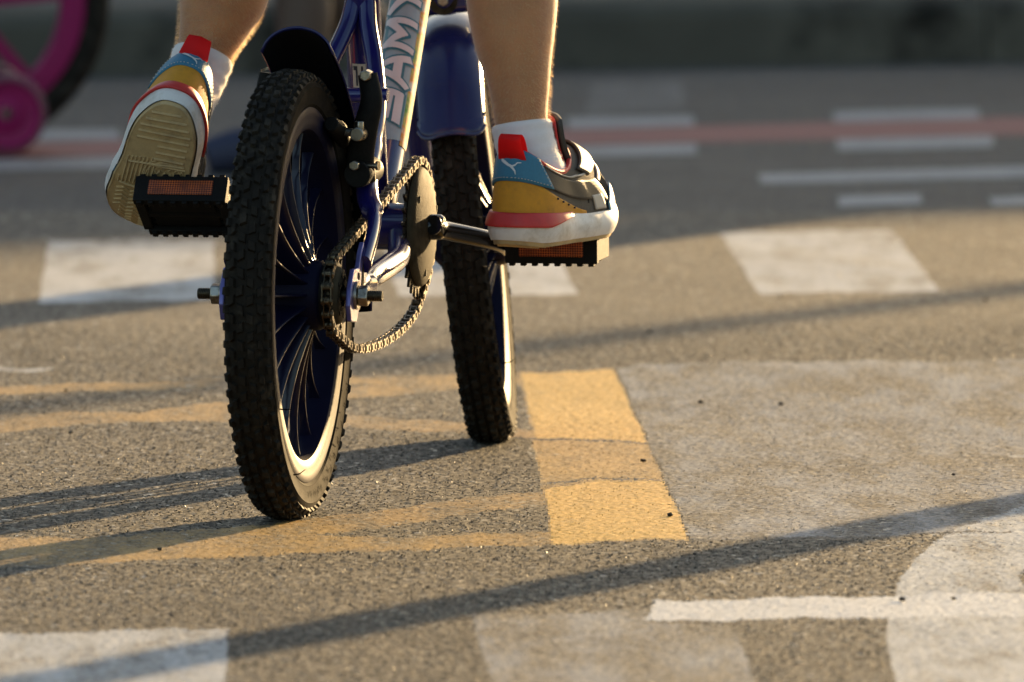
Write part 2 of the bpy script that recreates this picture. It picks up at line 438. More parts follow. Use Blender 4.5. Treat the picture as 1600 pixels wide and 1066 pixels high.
MARKS = {
    'yellow_base': [
        [(0.0078, 13.6677), (0.1048, 13.7126), (0.1551, 11.6725), (0.0356, 11.6270), (0.0290, 12.1273), (0.0196, 12.7966)],
    ],
    'yellow_top': [
        [(0.0098, 13.6677), (0.1040, 13.6946), (0.1290, 12.7419), (0.0794, 12.7809), (0.0227, 12.8202)],
        [(0.0303, 12.2125), (0.0586, 12.2699), (0.0822, 12.2916), (0.1398, 12.2916), (0.1541, 11.6856), (0.0356, 11.6399)],
    ],
    'yellow_band': [
        [(-0.6099, 11.6011), (-0.4465, 11.6791), (-0.3356, 11.7053), (-0.2039, 11.8516), (-0.1410, 11.9467), (-0.0794, 12.0433), (0.0268, 12.1911), (0.0293, 12.0363), (-0.0794, 11.8651), (-0.1751, 11.7053), (-0.2225, 11.6399), (-0.4426, 11.5753), (-0.6045, 11.4987)],
        [(-0.1751, 11.7053), (-0.0772, 11.7119), (0.0343, 11.7647), (0.0350, 11.6335), (-0.0763, 11.5753), (-0.2199, 11.5051), (-0.4351, 11.3795), (-0.5934, 11.2870), (-0.6045, 11.4987), (-0.4426, 11.5753), (-0.2225, 11.6399)],
        [(-0.7050, 13.4218), (-0.5154, 13.4911), (-0.2857, 13.5700), (-0.1560, 13.6142), (0.0078, 13.6766), (0.0097, 13.5436), (-0.1547, 13.4998), (-0.2835, 13.4650), (-0.5108, 13.3702), (-0.6983, 13.2936)],
        [(-0.6815, 12.9715), (-0.5012, 13.1182), (-0.3764, 13.1347), (-0.2766, 13.1347), (-0.1569, 13.0853), (-0.0621, 13.0119), (0.0197, 12.9074), (0.0208, 12.7887), (-0.0615, 12.8755), (-0.1549, 12.9233), (-0.2737, 12.9957), (-0.3731, 13.0201), (-0.4926, 12.8914), (-0.6682, 12.7186)],
        [(-0.3580, 13.1513), (-0.2794, 13.2683), (-0.1544, 13.4737), (-0.0648, 13.5612), (0.0091, 13.6320), (0.0103, 13.4998), (-0.0642, 13.4390), (-0.1525, 13.3106), (-0.2766, 13.1347), (-0.3564, 13.0935)],
    ],
    'grey_patch': [
        [(0.1081, 13.7216), (0.1383, 13.7940), (0.6095, 13.8765), (0.5606, 11.7316), (0.3356, 11.7053), (0.1572, 11.6660)],
    ],
    'grey_block': [
        [(-0.0340, 10.9433), (0.1082, 10.9894), (0.1077, 10.8861), (0.1817, 10.8577), (0.1924, 9.9307), (-0.0024, 9.9307)],
    ],
    'white_line': [
        [(0.1186, 11.0712), (0.4534, 11.1601), (0.4445, 10.9375), (0.1078, 10.8975)],
    ],
    'white_block': [
        [(-0.5389, 10.7346), (-0.4123, 10.7791), (-0.2290, 10.8351), (-0.2228, 10.3970), (-0.2143, 9.9307), (-0.5213, 9.9071)],
        [(-0.5456, 15.7953), (-0.3512, 15.8311), (-0.3273, 14.7794), (-0.5202, 14.7273)],
        [(-0.1532, 15.8913), (0.0395, 15.9276), (0.0738, 14.8634), (-0.1259, 14.8213)],
        [(0.2472, 15.9397), (0.4530, 16.0129), (0.4755, 14.9165), (0.2735, 14.8846)],
    ],
    'red_line': [
        [(-0.9328, 17.7815), (-0.6830, 17.9032), (0.0782, 18.2305), (0.7077, 18.5535), (0.9800, 18.6859), (0.9554, 18.2146), (0.6907, 18.1044), (0.0766, 17.8421), (-0.6693, 17.5431), (-0.9135, 17.4118)],
    ],
    'far_dash': [
        [(-0.8223, 18.1515), (-0.5346, 18.2305), (-0.5235, 17.9955), (-0.8111, 17.9032)],
        [(0.0768, 18.5043), (0.2497, 18.5699), (0.2493, 18.3422), (0.0766, 18.2623)],
        [(0.4469, 18.6692), (0.6509, 18.7528), (0.6464, 18.5207), (0.4427, 18.4229)],
        [(-0.7922, 17.4845), (-0.4903, 17.5726), (-0.4797, 17.3397), (-0.7805, 17.2256)],
        [(0.0789, 17.7966), (0.2455, 17.8726), (0.2441, 17.6467), (0.0796, 17.5726)],
        [(0.4339, 17.9800), (0.6464, 18.0731), (0.6396, 17.8118), (0.4302, 17.7213)],
        [(0.3164, 17.1831), (0.9173, 17.4845), (0.9037, 17.2256), (0.3141, 16.9741)],
        [(0.4056, 16.7032), (0.5100, 16.7567), (0.5071, 16.5578), (0.4020, 16.4926)],
        [(0.5939, 16.6899), (0.8835, 16.8376), (0.8737, 16.6500), (0.5910, 16.5186)],
    ],
    'faint': [
        [(0.1160, 19.4673), (0.2469, 19.5399), (0.2416, 18.7696), (0.1024, 18.6692)],
    ],
    'crack': [
        [(0.1551, 11.6725), (0.2232, 11.6791), (0.2963, 11.6987), (0.3472, 11.7184), (0.3929, 11.7448), (0.4383, 11.7581), (0.4378, 11.7448), (0.3922, 11.7250), (0.3466, 11.6987), (0.2957, 11.6758), (0.2229, 11.6595), (0.1548, 11.6530)],
        [(0.0000, 12.8241), (0.0611, 12.7966), (0.1218, 12.7497), (0.1583, 12.7497), (0.1582, 12.7380), (0.1216, 12.7341), (0.0610, 12.7770), (0.0000, 12.8084)],
        [(0.0323, 12.2916), (0.0766, 12.3316), (0.1176, 12.3134), (0.1434, 12.3061), (0.1433, 12.2952), (0.1175, 12.2988), (0.0765, 12.3170), (0.0322, 12.2735)],
    ],
    'streak': [
        [(-0.5638, 13.7306), (-0.5251, 13.7487), (-0.4638, 13.7216), (-0.4835, 13.6856), (-0.5231, 13.6946), (-0.5616, 13.6766)],
        [(0.4645, 12.5958), (0.5438, 12.6492), (0.5408, 12.5806), (0.4682, 12.5655)],
    ],
}
RING_OUT = [ (0.5595, 12.1982), (0.5114, 12.1626), (0.4601, 12.0363), (0.4073, 11.8382), (0.3596, 11.5753), (0.3296, 11.3054), (0.3096, 10.9778), (0.3002, 10.6960), (0.2983, 10.3970), (0.3036, 10.0749), (0.3264, 9.7446), (0.4138, 9.6096), (0.5012, 9.9783), (0.5912, 10.7512), (0.6404, 11.6530), (0.6084, 12.1273) ]
RING_IN = [ (0.5041, 11.5218), (0.4927, 11.5239), (0.4788, 11.5152), (0.4600, 11.4832), (0.4390, 11.4062), (0.4285, 11.3054), (0.4316, 11.2040), (0.4400, 11.1538), (0.4490, 11.1250), (0.4572, 11.1091), (0.4652, 11.0997), (0.4773, 11.0947), (0.4886, 11.0988), (0.5167, 11.1450), (0.5400, 11.4264), (0.5165, 11.5087) ]
MARK_NAME = {'grey_patch': 'worn_grey_marking', 'grey_block': 'worn_grey_marking', 'white_block': 'white_crossing_block', 'red_line': 'red_lane_line',
             'faint': 'faint_white_marking', 'streak': 'white_paint_streak', 'yellow_band': 'yellow_hatch_line', 'yellow_base': 'yellow_border_marking',
             'yellow_top': 'yellow_border_marking', 'crack': 'road_joint', 'white_line': 'white_line_marking', 'far_dash': 'white_dash_marking'}
# far markings are too blurred to show aggregate: thin sheets on the road
for key, m in (('red_line', 'red'), ('far_dash', 'far_white'), ('faint', 'faint')):
    for poly in MARKS[key]:
        q = ragged(poly)
        obj(MARK_NAME[key], MB().add([(x, y, .0004 + .0004 * (key == 'far_dash')) for x, y in q], [tuple(range(len(q)))]), M[m], kind="structure")

# near road: the aggregate is modelled as relief, and painted areas are cut out of the same relief
rng = np.random.default_rng(11)
xs = np.arange(-.64, .64, .0020)
ys = [9.62]
while ys[-1] < 16.36: ys.append(ys[-1] + (.0030 if ys[-1] < 14.0 else .0030 + (ys[-1] - 14.0) * .0022))
ys = np.array(ys)
GX, GY = np.meshgrid(xs, ys)
CS = .0046
cx = np.floor(GX / CS).astype(np.int64); cy = np.floor(GY / CS).astype(np.int64)
nx = int(cx.max() - cx.min()) + 5; ny = int(cy.max() - cy.min()) + 5
ox, oy = cx.min() - 2, cy.min() - 2
jx, jy, jr, jh, js = (rng.random((ny, nx)) for _ in range(5))
H = np.zeros(GX.shape); ID = np.zeros(GX.shape)
for dy in (-1, 0, 1):
    for dx in (-1, 0, 1):
        ix, iy = cx + dx - ox, cy + dy - oy
        sx = (cx + dx + jx[iy, ix]) * CS; sy = (cy + dy + jy[iy, ix]) * CS
        rad = CS * (.45 + .5 * jr[iy, ix])
        d = ((GX - sx) ** 2 + (GY - sy) ** 2) / rad ** 2
        hh = (.30 + .70 * jh[iy, ix]) * np.clip(1 - d ** 1.5, 0, 1) ** .6
        up = hh > H
        H = np.where(up, hh, H); ID = np.where(up, js[iy, ix], ID)
REL = H.copy()
wav = sum(a * np.sin(GX * fx + GY * fy + p) for a, fx, fy, p in ((.0010, 9, 3.1, .3), (.0008, 5, 7.3, 1.7), (.0006, 17, 11, 2.2), (.0003, 41, 19, .9)))
rough_n = rng.normal(0, .00010, GX.shape)
idx = np.arange(GX.size).reshape(GX.shape)
quads = np.stack([idx[:-1, :-1], idx[:-1, 1:], idx[1:, 1:], idx[1:, :-1]], -1).reshape(-1, 4)
FX = ((GX[:-1, :-1] + GX[1:, 1:]) / 2).ravel(); FY = ((GY[:-1, :-1] + GY[1:, 1:]) / 2).ravel()
# wavering of the painted edges
FXj = FX + .0008 * np.sin(FY * 13) + .0004 * np.sin(FY * 43 + FX * 90) + rng.normal(0, .0007, FX.shape)
FYj = FY + .009 * np.sin(FX * 47) + .006 * np.sin(FX * 131 + FY * 20) + rng.normal(0, .006, FY.shape)
def inside(poly):
    p = np.array(poly); r = np.zeros(FX.shape, bool)
    sel = (FXj > p[:, 0].min()) & (FXj < p[:, 0].max()) & (FYj > p[:, 1].min()) & (FYj < p[:, 1].max())
    x, y = FXj[sel], FYj[sel]; q = np.zeros(x.shape, bool)
    for (x0, y0), (x1, y1) in zip(poly, poly[1:] + poly[:1]):
        if y0 == y1: continue
        q ^= ((y0 > y) != (y1 > y)) & (x < (x1 - x0) * (y - y0) / (y1 - y0) + x0)
    r[sel] = q
    return r
owner = np.zeros(FX.shape, np.int32)
NEAR = []
def claim(mask, name, m):
    NEAR.append((name, m)); owner[mask] = len(NEAR)
def loop2(pts): return [(p.x, p.y) for p in spline([(x, y, 0) for x, y in pts + pts[:1]], 6)[:-1]]
claim(inside(loop2(RING_OUT)) & ~inside(loop2(RING_IN)), "white_ring_marking", 'white')
for key, m in (('grey_patch', 'grey'), ('grey_block', 'grey'), ('white_block', 'white'), ('streak', 'white'), ('yellow_band', 'yellow_old'), ('yellow_base', 'yellow'), ('yellow_top', 'yellow_new'), ('white_line', 'white_new'), ('crack', 'tar')):
    for poly in MARKS[key]: claim(inside(poly) & ((owner != 1) | (key in ('white_line', 'crack'))), MARK_NAME[key], m)
# paint fills the pits, so painted relief is flatter
flat = np.ones(GX.shape); ow = owner.reshape(GX.shape[0] - 1, GX.shape[1] - 1)
fl_ = np.where(ow > 0, .74, 1.0)
flat[:-1, :-1] = fl_
flat[1:, 1:] = np.minimum(flat[1:, 1:], fl_)
Z = .0024 + (H - .55) * .00105 * flat + wav * .40 + rough_n * flat
VZ = np.stack([GX.ravel(), GY.ravel(), Z.ravel()], -1)
for k in range(len(NEAR) + 1):
    f = quads[owner == k]
    if not len(f): continue
    used, inv = np.unique(f, return_inverse=True)
    inv = inv.reshape(-1)
    me = bpy.data.meshes.new("road_surface")
    me.vertices.add(len(used)); me.vertices.foreach_set("co", VZ[used].ravel())
    me.loops.add(len(inv)); me.loops.foreach_set("vertex_index", inv.astype(np.int32))
    me.polygons.add(len(f)); me.polygons.foreach_set("loop_start", np.arange(0, len(inv), 4, dtype=np.int32))
    me.polygons.foreach_set("use_smooth", np.ones(len(f), bool))
    me.update(calc_edges=True)
    for an, arr in (("stone", ID), ("rel", REL)):
        at = me.attributes.new(an, 'FLOAT', 'POINT'); at.data.foreach_set("value", arr.ravel()[used].astype(np.float32))
    name, m = ("road_surface", 'road_geo') if k == 0 else NEAR[k - 1]
    me.materials.append(M[m])
    obj(name, me, None, kind="structure")

# sharp grit standing out of the surface, coloured like the ground it sits in
ng = 90000
gy = 10.05 + (rng.random(ng) ** 1.15) * 4.3; gx = (rng.random(ng) * 2 - 1) * np.minimum(.62, gy * .043)
ci = np.clip(np.searchsorted(xs, gx) - 1, 0, len(xs) - 2); ri_ = np.clip(np.searchsorted(ys, gy) - 1, 0, len(ys) - 2)
gz = Z[ri_, ci]; gown = ow[ri_, ci]
keepg = (gown == 0) | (rng.random(ng) < .45)
gx, gy, gz, gown = gx[keepg], gy[keepg], gz[keepg], gown[keepg]; ng = len(gx)
gr = rng.uniform(.0006, .0017, ng) * np.where(gown > 0, .8, 1); gh = gr * rng.uniform(.25, .65, ng) * np.where(gown > 0, .7, 1)
q0 = rng.random(ng) * 6.283
gv = np.zeros((ng, 6, 3))
for k in range(4):
    a = q0 + k * 1.5708 + rng.normal(0, .25, ng); rk = gr * rng.uniform(.7, 1.25, ng)
    gv[:, k] = np.stack([gx + rk * np.cos(a), gy + rk * np.sin(a), gz - .0004], -1)
tx, ty = rng.normal(0, .25, ng) * gr, rng.normal(0, .25, ng) * gr
gv[:, 4] = np.stack([gx + tx - gr * .35, gy + ty, gz + gh], -1)
gv[:, 5] = np.stack([gx + tx + gr * .35, gy + ty, gz + gh * rng.uniform(.7, 1.1, ng)], -1)
tri = np.array([(0, 1, 5), (0, 5, 4), (1, 2, 5), (2, 3, 4), (2, 4, 5), (3, 0, 4)])
gf = (np.arange(ng)[:, None, None] * 6 + tri[None]).reshape(-1)
me = bpy.data.meshes.new("road_grit")
me.vertices.add(ng * 6); me.vertices.foreach_set("co", gv.reshape(-1))
me.loops.add(len(gf)); me.loops.foreach_set("vertex_index", gf.astype(np.int32))
me.polygons.add(ng * 6); me.polygons.foreach_set("loop_start", np.arange(0, len(gf), 3, dtype=np.int32))
slots = ['road_geo'] + [m for _, m in NEAR]
me.update(calc_edges=True)
for s_ in slots: me.materials.append(M[s_])
me.polygons.foreach_set("material_index", np.repeat(gown, 6).astype(np.int32))
for an, arr in (("stone", rng.random(ng) ** .6), ("rel", np.ones(ng))):
    at = me.attributes.new(an, 'FLOAT', 'POINT'); at.data.foreach_set("value", np.repeat(arr, 6).astype(np.float32))
tag(obj("road_grit", me, None, kind="stuff"), "fine grey and tan grit bound in the road surface", "grit")

# kerb: single stones with open joints, and the pavement behind
K0 = Vector((-.748, 19.613, 0)); KD = Vector((1.5138, .47, 0)).normalized(); KN = Vector((-KD.y, KD.x, 0))
kerb_rot = math.atan2(KD.y, KD.x)
kerb = empty("kerb", K0, kerb_rot); kerb["kind"] = "structure"
st = MB()
prof = [(0, -.02), (0.010, .072), (.020, .088), (.036, .095), (.17, .097), (.17, -.02)]
st.prism(prof, 0, -.498, .498)
st_me = mesh_of("kerb_stone", st, M['kerb'], 25)
s0 = (Vector((.712, 0, 0)).x - K0.x) / KD.x
for i in range(-9, 9):
    o = obj("kerb_stone", st_me, None, kerb)
    o.location = (s0 + i + .5, random.uniform(-.004, .004), random.uniform(-.003, .003)); o.rotation_euler = (0, 0, random.uniform(-.004, .004))
mb = MB(); mb.box((0, 5.172, .024), (70, 10, .14))
obj("pavement", mb, M['concrete'], kind="structure").matrix_world = Matrix.Translation(K0) @ Matrix.Rotation(kerb_rot, 4, 'Z')

# unseen wall added across the street so its top edge draws the far shade
E0 = Vector((-.5962, 15.6184, 0)); E1 = Vector((.6231, 16.3253, 0))
wd = (E1 - E0).normalized(); wt = 13.0
wbase = (E0 + E1) / 2 + SUN_H * wt
wh = wt * math.tan(SUN_EL)
wall = empty("shade_wall", wbase, math.atan2(wd.y, wd.x))
obj("wall_body", MB().box((0, .11, (wh - .06) / 2), (46, .2, wh - .06)), M['wall'], wall, bevel=.004)
obj("coping", MB().box((0, .11, wh - .03), (46, .26, .06)), M['concrete'], wall, bevel=.008)
tag(wall, "long unseen wall added beyond the kerb to cast the far shade", "wall")

def post(name, p, t, r, h, m, label, cat):
    b = Vector((p[0], p[1], 0)) + SUN_H * t
    e = empty(name, b)
    obj("shaft", MB().tube([(0, 0, -.05), (0, 0, h * .5), (0, 0, h)], [r * 1.05, r, r * .9], 24), m, e)
    obj("base_collar", MB().tube([(0, 0, 0), (0, 0, .04), (0, 0, .06)], [r * 1.7, r * 1.7, r * 1.2], 24), m, e, bevel=.004)
    tag(e, label, cat)
post("trunk_stand_in", (-.4431, 14.7377), 4.2, .095, 6.5, M['pole'], "thick concrete utility pole on the right of the road", "pole")  # out of view, stands in for a tree trunk to cast its shadow band
post("lamp_post", (.0537, 11.2262), 3.4, .048, 5.0, M['steel_paint'], "slim grey metal post close on the right of the crossing", "post")
C1 = Vector((.6476, 15.0778, 0)) + SUN_H * 12 + Vector((0, 0, 12 * math.tan(SUN_EL)))
C2 = Vector((-.5621, 13.0771, 0)) + SUN_H * 12 + Vector((0, 0, 12 * math.tan(SUN_EL)))
cd = C2 - C1
cab = empty("shadow_cable", (C1.x, C1.y, 0))  # out of view, added and tapered to throw the thin shadow line
obj("cable_run", MB().tube([C1 - cd * 12 - Vector((C1.x, C1.y, 0)), C1 + cd * .5 - Vector((C1.x, C1.y, 0)), C1 + cd * 12 - Vector((C1.x, C1.y, 0))], [.16, .036, .022], 10), M['cable'], cab)
for k in (-12, 12):
    q = C1 + cd * k - Vector((C1.x, C1.y, 0))
    obj("support_post", MB().tube([(q.x, q.y, -.05), (q.x, q.y, q.z + .1)], .04, 12), M['pole'], cab)
tag(cab, "unseen tapered cable on two posts, added to cast the thin shadow line", "cable")

# loose stones lying on the road
PEBBLES = [(0.1866, 13.243, 'beside the yellow border'), (0.2651, 13.2179, 'on the worn grey marking, right of another'), (0.3227, 11.0653, 'on the white ring, left of two'), (0.3654, 11.0771, 'on the white ring, right of two'),
           (-0.3036, 11.5497, 'in the rear wheel shadow'), (-0.4461, 13.4045, 'left of the rear wheel by the far yellow line'), (0.2965, 14.7898, 'just below the right white block'), (0.1461, 14.2358, 'on the thin shadow line'),
           (0.5209, 14.7481, 'far right under the white block'), (0.1225, 12.5127, 'on the middle of the yellow border'), (0.1405, 11.9058, 'on the near yellow border'), (0.1567, 11.5051, 'in front of the yellow corner'),
           (0.4073, 12.3571, 'on the grey marking at the right edge'), (-0.0706, 11.1841, 'in the foreground below the yellow lines'), (-0.4235, 12.8517, 'far left between yellow lines')]
for i, (x, y, w) in enumerate(PEBBLES):
    bm = bmesh.new(); bmesh.ops.create_icosphere(bm, subdivisions=2, radius=1)
    rr = random.uniform(.0012, .0025)
    for v in bm.verts:
        d = 1 + random.uniform(-.32, .32)
        v.co = Vector((v.co.x * rr * 1.25 * d, v.co.y * rr * 1.4 * d, v.co.z * rr * .8 * d + rr * .7))
    me = bpy.data.meshes.new("pebble"); bm.to_mesh(me); bm.free(); me.materials.append(M['stone'])
    o = obj("pebble", me, None); o.location = (x, y, .0032); o.rotation_euler = (0, 0, random.random() * 6)
    tag(o, "small dark pebble lying " + w, "pebble", "loose pebbles on the road")

# ------------------------------------------------------------------ bicycle
PH = R(11.76)
bike = empty("bicycle", (-.197, 11.91, 0), -PH)
tag(bike, "child's blue bicycle seen from behind with knobbly tyres and mudguards", "bicycle")
RH = .2                                    # wheel radius

def knob_rows():
    """(x on the tyre, tilt from radial, long, wide, high, phase)"""
    return [(-.0043, .07, .0098, .0066, .0036, 0), (.0043, -.07, .0098, .0066, .0036, .5),
            (-.0118, .33, .0090, .0052, .0036, .5), (.0118, -.33, .0090, .0052, .0036, 0),
            (-.0174, .85, .0086, .0052, .0036, 0), (.0174, -.85, .0086, .0052, .0036, .5)]

TYRE_PROF = [(.1640, .0135), (.1660, .0160), (.1690, .0178), (.1697, .0186), (.1705, .0184), (.1770, .0206), (.1840, .0207), (.1848, .0212), (.1858, .0206), (.1890, .0192), (.1926, .0160), (.1952, .0110), (.1968, .0055), (.1972, 0)]
def tyre_mesh(name, material, n=78):
    mb = MB()
    prof = TYRE_PROF + [(r, -x) for r, x in reversed(TYRE_PROF[:-1])]
    mb.lathe(prof, seg=144)
    def surf(x):
        x = abs(x)
        for (r0, x0), (r1, x1) in zip(TYRE_PROF[6:], TYRE_PROF[7:]):
            if x1 <= x <= x0: return r0 + (r1 - r0) * (x0 - x) / (x0 - x1)
        return .1972
    for x, tilt, ln, wd_, hg, ph in knob_rows():
        r0 = surf(x)
        for i in range(n):
            q = 2 * math.pi * (i + ph) / n
            er = Vector((0, math.cos(q), math.sin(q))); et = Vector((0, -math.sin(q), math.cos(q))); ex = Vector((1, 0, 0))
            nn = er * math.cos(tilt) - ex * math.sin(tilt); ss = ex * math.cos(tilt) + er * math.sin(tilt)
            c = ex * x + er * r0
            sk = .0012 * (1 if i % 2 else -1) * (abs(x) < .016)
            j = lambda: random.uniform(-.0005, .0005)
            pts = []
            for hh, kk in ((-.0015, 1.0), (hg, .78)):
                for a, b in ((-1, -1), (1, -1), (1, 1), (-1, 1)):
                    pts.append(c + nn * (hh + j()) + ss * (a * wd_ / 2 * kk + j()) + et * (b * ln / 2 * kk + a * sk + j()))
            mb.add(pts, [(0, 3, 2, 1), (4, 5, 6, 7), (0, 1, 5, 4), (1, 2, 6, 5), (2, 3, 7, 6), (3, 0, 4, 7)])
    me = mesh_of(name, mb, material, 35)
    me.materials.append(M['sidewall'])
    for p in me.polygons:
        c = p.center
        if math.hypot(c.y, c.z) < .1885 and len(p.vertices) == 4 and p.index < 144 * 26: p.material_index = 1
    return me

def rim_mesh():
    pr = [(.1660, .0140), (.1672, .0152), (.1668, .0172), (.1640, .0182), (.1600, .0176), (.1545, .0172), (.1500, .0168), (.1472, .0150), (.1460, .010), (.1455, .004)]
    full = pr + [(r, -x) for r, x in reversed(pr)] + [(.160, -.010), (.160, .010)]
    return MB().lathe(full, seg=128, closed=True)

def hub_mesh():
    pr = [(.010, .045), (.014, .044), (.030, .030), (.0315, .027), (.031, .010), (.030, 0)]
    full = pr + [(r, -x) for r, x in reversed(pr[:-1])]
    return MB().lathe(full, seg=48)

def fin_mesh():
    """one radial blade: thin across, deep along the axle, flaring into hub and rim"""
    rows = []
    for i in range(15):
        t = i / 14; r = .027 + t * (.1475 - .027)
        dep = .0018 + .0215 * (1 - t) ** 2.3 + .0040 * t ** 6
        th = .0008 + .0007 * (1 - t) ** 2
        rows.append([(dep, th * .45, r), (dep * .9, th, r), (-dep * .9, th, r), (-dep, th * .45, r), (-dep, -th * .45, r), (-dep * .9, -th, r), (dep * .9, -th, r), (dep, -th * .45, r)])
    mb = MB(); mb.grid(rows, close_u=True)
    return mb

FIN = mesh_of("spoke", fin_mesh(), M['spoke'], 50)
def wheel(parent, name, matrix, nspoke=18, fin=FIN, tyre_mat='tyre', rim_mat='rim'):
    """origin at the wheel centre, axle along x"""
    w = obj(name, rim_mesh(), M[rim_mat], parent, matrix=matrix)
    obj("tyre", tyre_mesh("tyre", M[tyre_mat]), None, w)
    obj("hub", hub_mesh(), M[rim_mat], w)
    for i in range(nspoke):
        o = obj("spoke", fin, None, w)
        o.rotation_euler = (2 * math.pi * (i + .35) / nspoke, 0, 0)
    return w

def marks_on_sidewall(w, a0, a1, r=.1765, n=7):
    mb = MB()
    for i in range(n):
        q = a0 + (a1 - a0) * i / (n - 1)
        for k in range(3):
            r0 = r - .004 + random.uniform(0, .003); r1 = r0 + random.uniform(.003, .006); dq = random.uniform(.004, .009); qq = q + (k - 1) * .014
            pts = []
            for rr, aa in ((r0, qq), (r1, qq), (r1, qq + dq), (r0, qq + dq)):
                pts.append((lerp_tab([(a, b) for a, b in TYRE_PROF[:7]], rr) + .0014, rr * math.cos(aa), rr * math.sin(aa)))
            mb.add(pts, [(0, 1, 2, 3)])
    obj("sidewall_lettering", mb, M['letter'], w)

rear = wheel(bike, "rear_wheel", Matrix.Translation((0, 0, RH)) @ Matrix.Rotation(R(1.2), 4, 'Z'))
marks_on_sidewall(rear, R(-72), R(-32))
marks_on_sidewall(rear, R(-96), R(-80), n=4)
for a in (-150, -122, 168):
    q = R(a)
    obj("tyre_hair", MB().tube([(.0222, .18 * math.cos(q), .18 * math.sin(q)), (.027, .178 * math.cos(q + .01), .178 * math.sin(q + .01)), (.031, .172 * math.cos(q + .03), .172 * math.sin(q + .03))], [.0007, .0006, .0003], 6), M['letter'], rear)

# axle, nuts, sprocket
ax = obj("rear_axle", MB().tube([(-.084, 0, RH), (.084, 0, RH)], .0048, 16), M['cog'], bike, bevel=.0006)
for s in (-1, 1):
    th = MB()
    for i in range(9): th.lathe([(.0046, -.0006), (.0053, 0), (.0046, .0006)], c=(s * (.0695 + i * .0016), 0, RH), seg=16)
    obj("axle_thread", th, M['cog'], ax)
for s in (-1, 1):
    hexp = [(.0098 * math.cos(R(60 * k + 12)), RH + .0098 * math.sin(R(60 * k + 12))) for k in range(6)]
    nut = obj("axle_nut", MB().prism(hexp, 0, s * .0625 if s > 0 else -.0715, s * .0715 if s > 0 else -.0625), M['chrome'], bike, bevel=.0012)
    obj("washer", MB().lathe([(.005, -.0012), (.0125, -.0012), (.0125, .0012), (.005, .0012)], c=(s * .0612, 0, RH), seg=32, closed=True), M['chrome'], nut)

def toothed(n, r_root, r_tip, r_hole, x0, x1, c):
    outer = []
    for i in range(n):
        for fr, rr in ((0, r_root), (.28, r_root), (.42, r_tip), (.58, r_tip), (.72, r_root)):
            q = 2 * math.pi * (i + fr) / n
            outer.append((q, rr))
    mb = MB(); k = len(outer)
    rows = [[(x, c[0] + r * math.cos(q), c[1] + r * math.sin(q)) for q, r in L] for x, L in
            ((x0, [(q, r_hole) for q, _ in outer]), (x0, outer), (x1, outer), (x1, [(q, r_hole) for q, _ in outer]))]
    mb.grid(rows, close_u=True, close_v=True)
    return mb
CL = .041                                   # chain line
fw = obj("freewheel", toothed(17, .0305, .0375, .022, CL - .0012, CL + .0012, (0, RH)), M['cog'], bike, angle=25)
obj("freewheel_body", MB().lathe([(.012, .028), (.026, .028), (.028, .030), (.028, .034), (.027, .0385), (.028, .0395)], c=(0, 0, RH), seg=64), M['black'], fw)
obj("freewheel_face", MB().lathe([(.010, .0480), (.0225, .0475), (.0250, .0455), (.0262, .0420), (.0262, .040)], c=(0, 0, RH), seg=64), M['ring'], fw)
dots = MB()
for i in range(8):
    q = R(45 * i + 10); dots.lathe([(.0001, .0006), (.0022, .0005), (.0024, -.001)], c=(.0478, .0185 * math.cos(q), RH + .0185 * math.sin(q)), seg=10)
obj("freewheel_pin_holes", dots, M['black'], fw)

BB = Vector((0, .345, .24))
cr = obj("chainring", toothed(30, .0565, .0645, .040, CL - .0013, CL + .0013, (BB.y, BB.z)), M['cog'], bike, angle=25)
obj("chainring_disc", MB().lathe([(.012, .0535), (.030, .0525), (.047, .0495), (.0525, .0475), (.0545, .0450), (.0545, .043)], c=(0, BB.y, BB.z), seg=96), M['ring'], cr)
for a in (20, 140, 260):
    q = R(a)
    obj("disc_slot", MB().box((.0506, BB.y + .042 * math.cos(q), BB.z + .042 * math.sin(q)), (.0012, .0016, .006)), M['black'], cr)

# chain: pitch path, then single links
def chain_path():
    pts = []
    rf, rc = .0345, .0607
    d = Vector((BB.y, BB.z - RH)); L = d.length; base = math.atan2(d.y, d.x)
    off = math.asin((rc - rf) / L)
    top = base + math.pi / 2 + off
    p0 = Vector((rf * math.cos(top), RH + rf * math.sin(top))); p1 = Vector((BB.y + rc * math.cos(top), BB.z + rc * math.sin(top)))
    for i in range(40): pts.append(p0.lerp(p1, i / 40))
    end = R(-62)
    for i in range(60):
        q = top + (end - top) * i / 60
        pts.append(Vector((BB.y + rc * math.cos(q), BB.z + rc * math.sin(q))))
    low = spline([(BB.y + rc * math.cos(end), BB.z + rc * math.sin(end), 0), (.335, .1655, 0), (.29, .1545, 0), (.23, .1475, 0), (.165, .1445, 0), (.10, .1455, 0), (.05, .152, 0), (.0, .1655, 0)], 12)
    pts += [Vector((p.x, p.y)) for p in low]
    s = R(-90)
    for i in range(1, 60):
        q = s + (top - 2 * math.pi - s) * i / 60
        pts.append(Vector((rf * math.cos(q), RH + rf * math.sin(q))))
    return pts
pts = chain_path(); pts.append(pts[0])
cum = [0]
for a, b in zip(pts, pts[1:]): cum.append(cum[-1] + (b - a).length)
nl = int(round(cum[-1] / .0127)); nl += nl % 2
def at_len(s):
    s %= cum[-1]
    for i in range(len(cum) - 1):
        if s <= cum[i + 1]:
            t = (s - cum[i]) / max(1e-9, cum[i + 1] - cum[i]); return pts[i].lerp(pts[i + 1], t)
    return pts[-1]
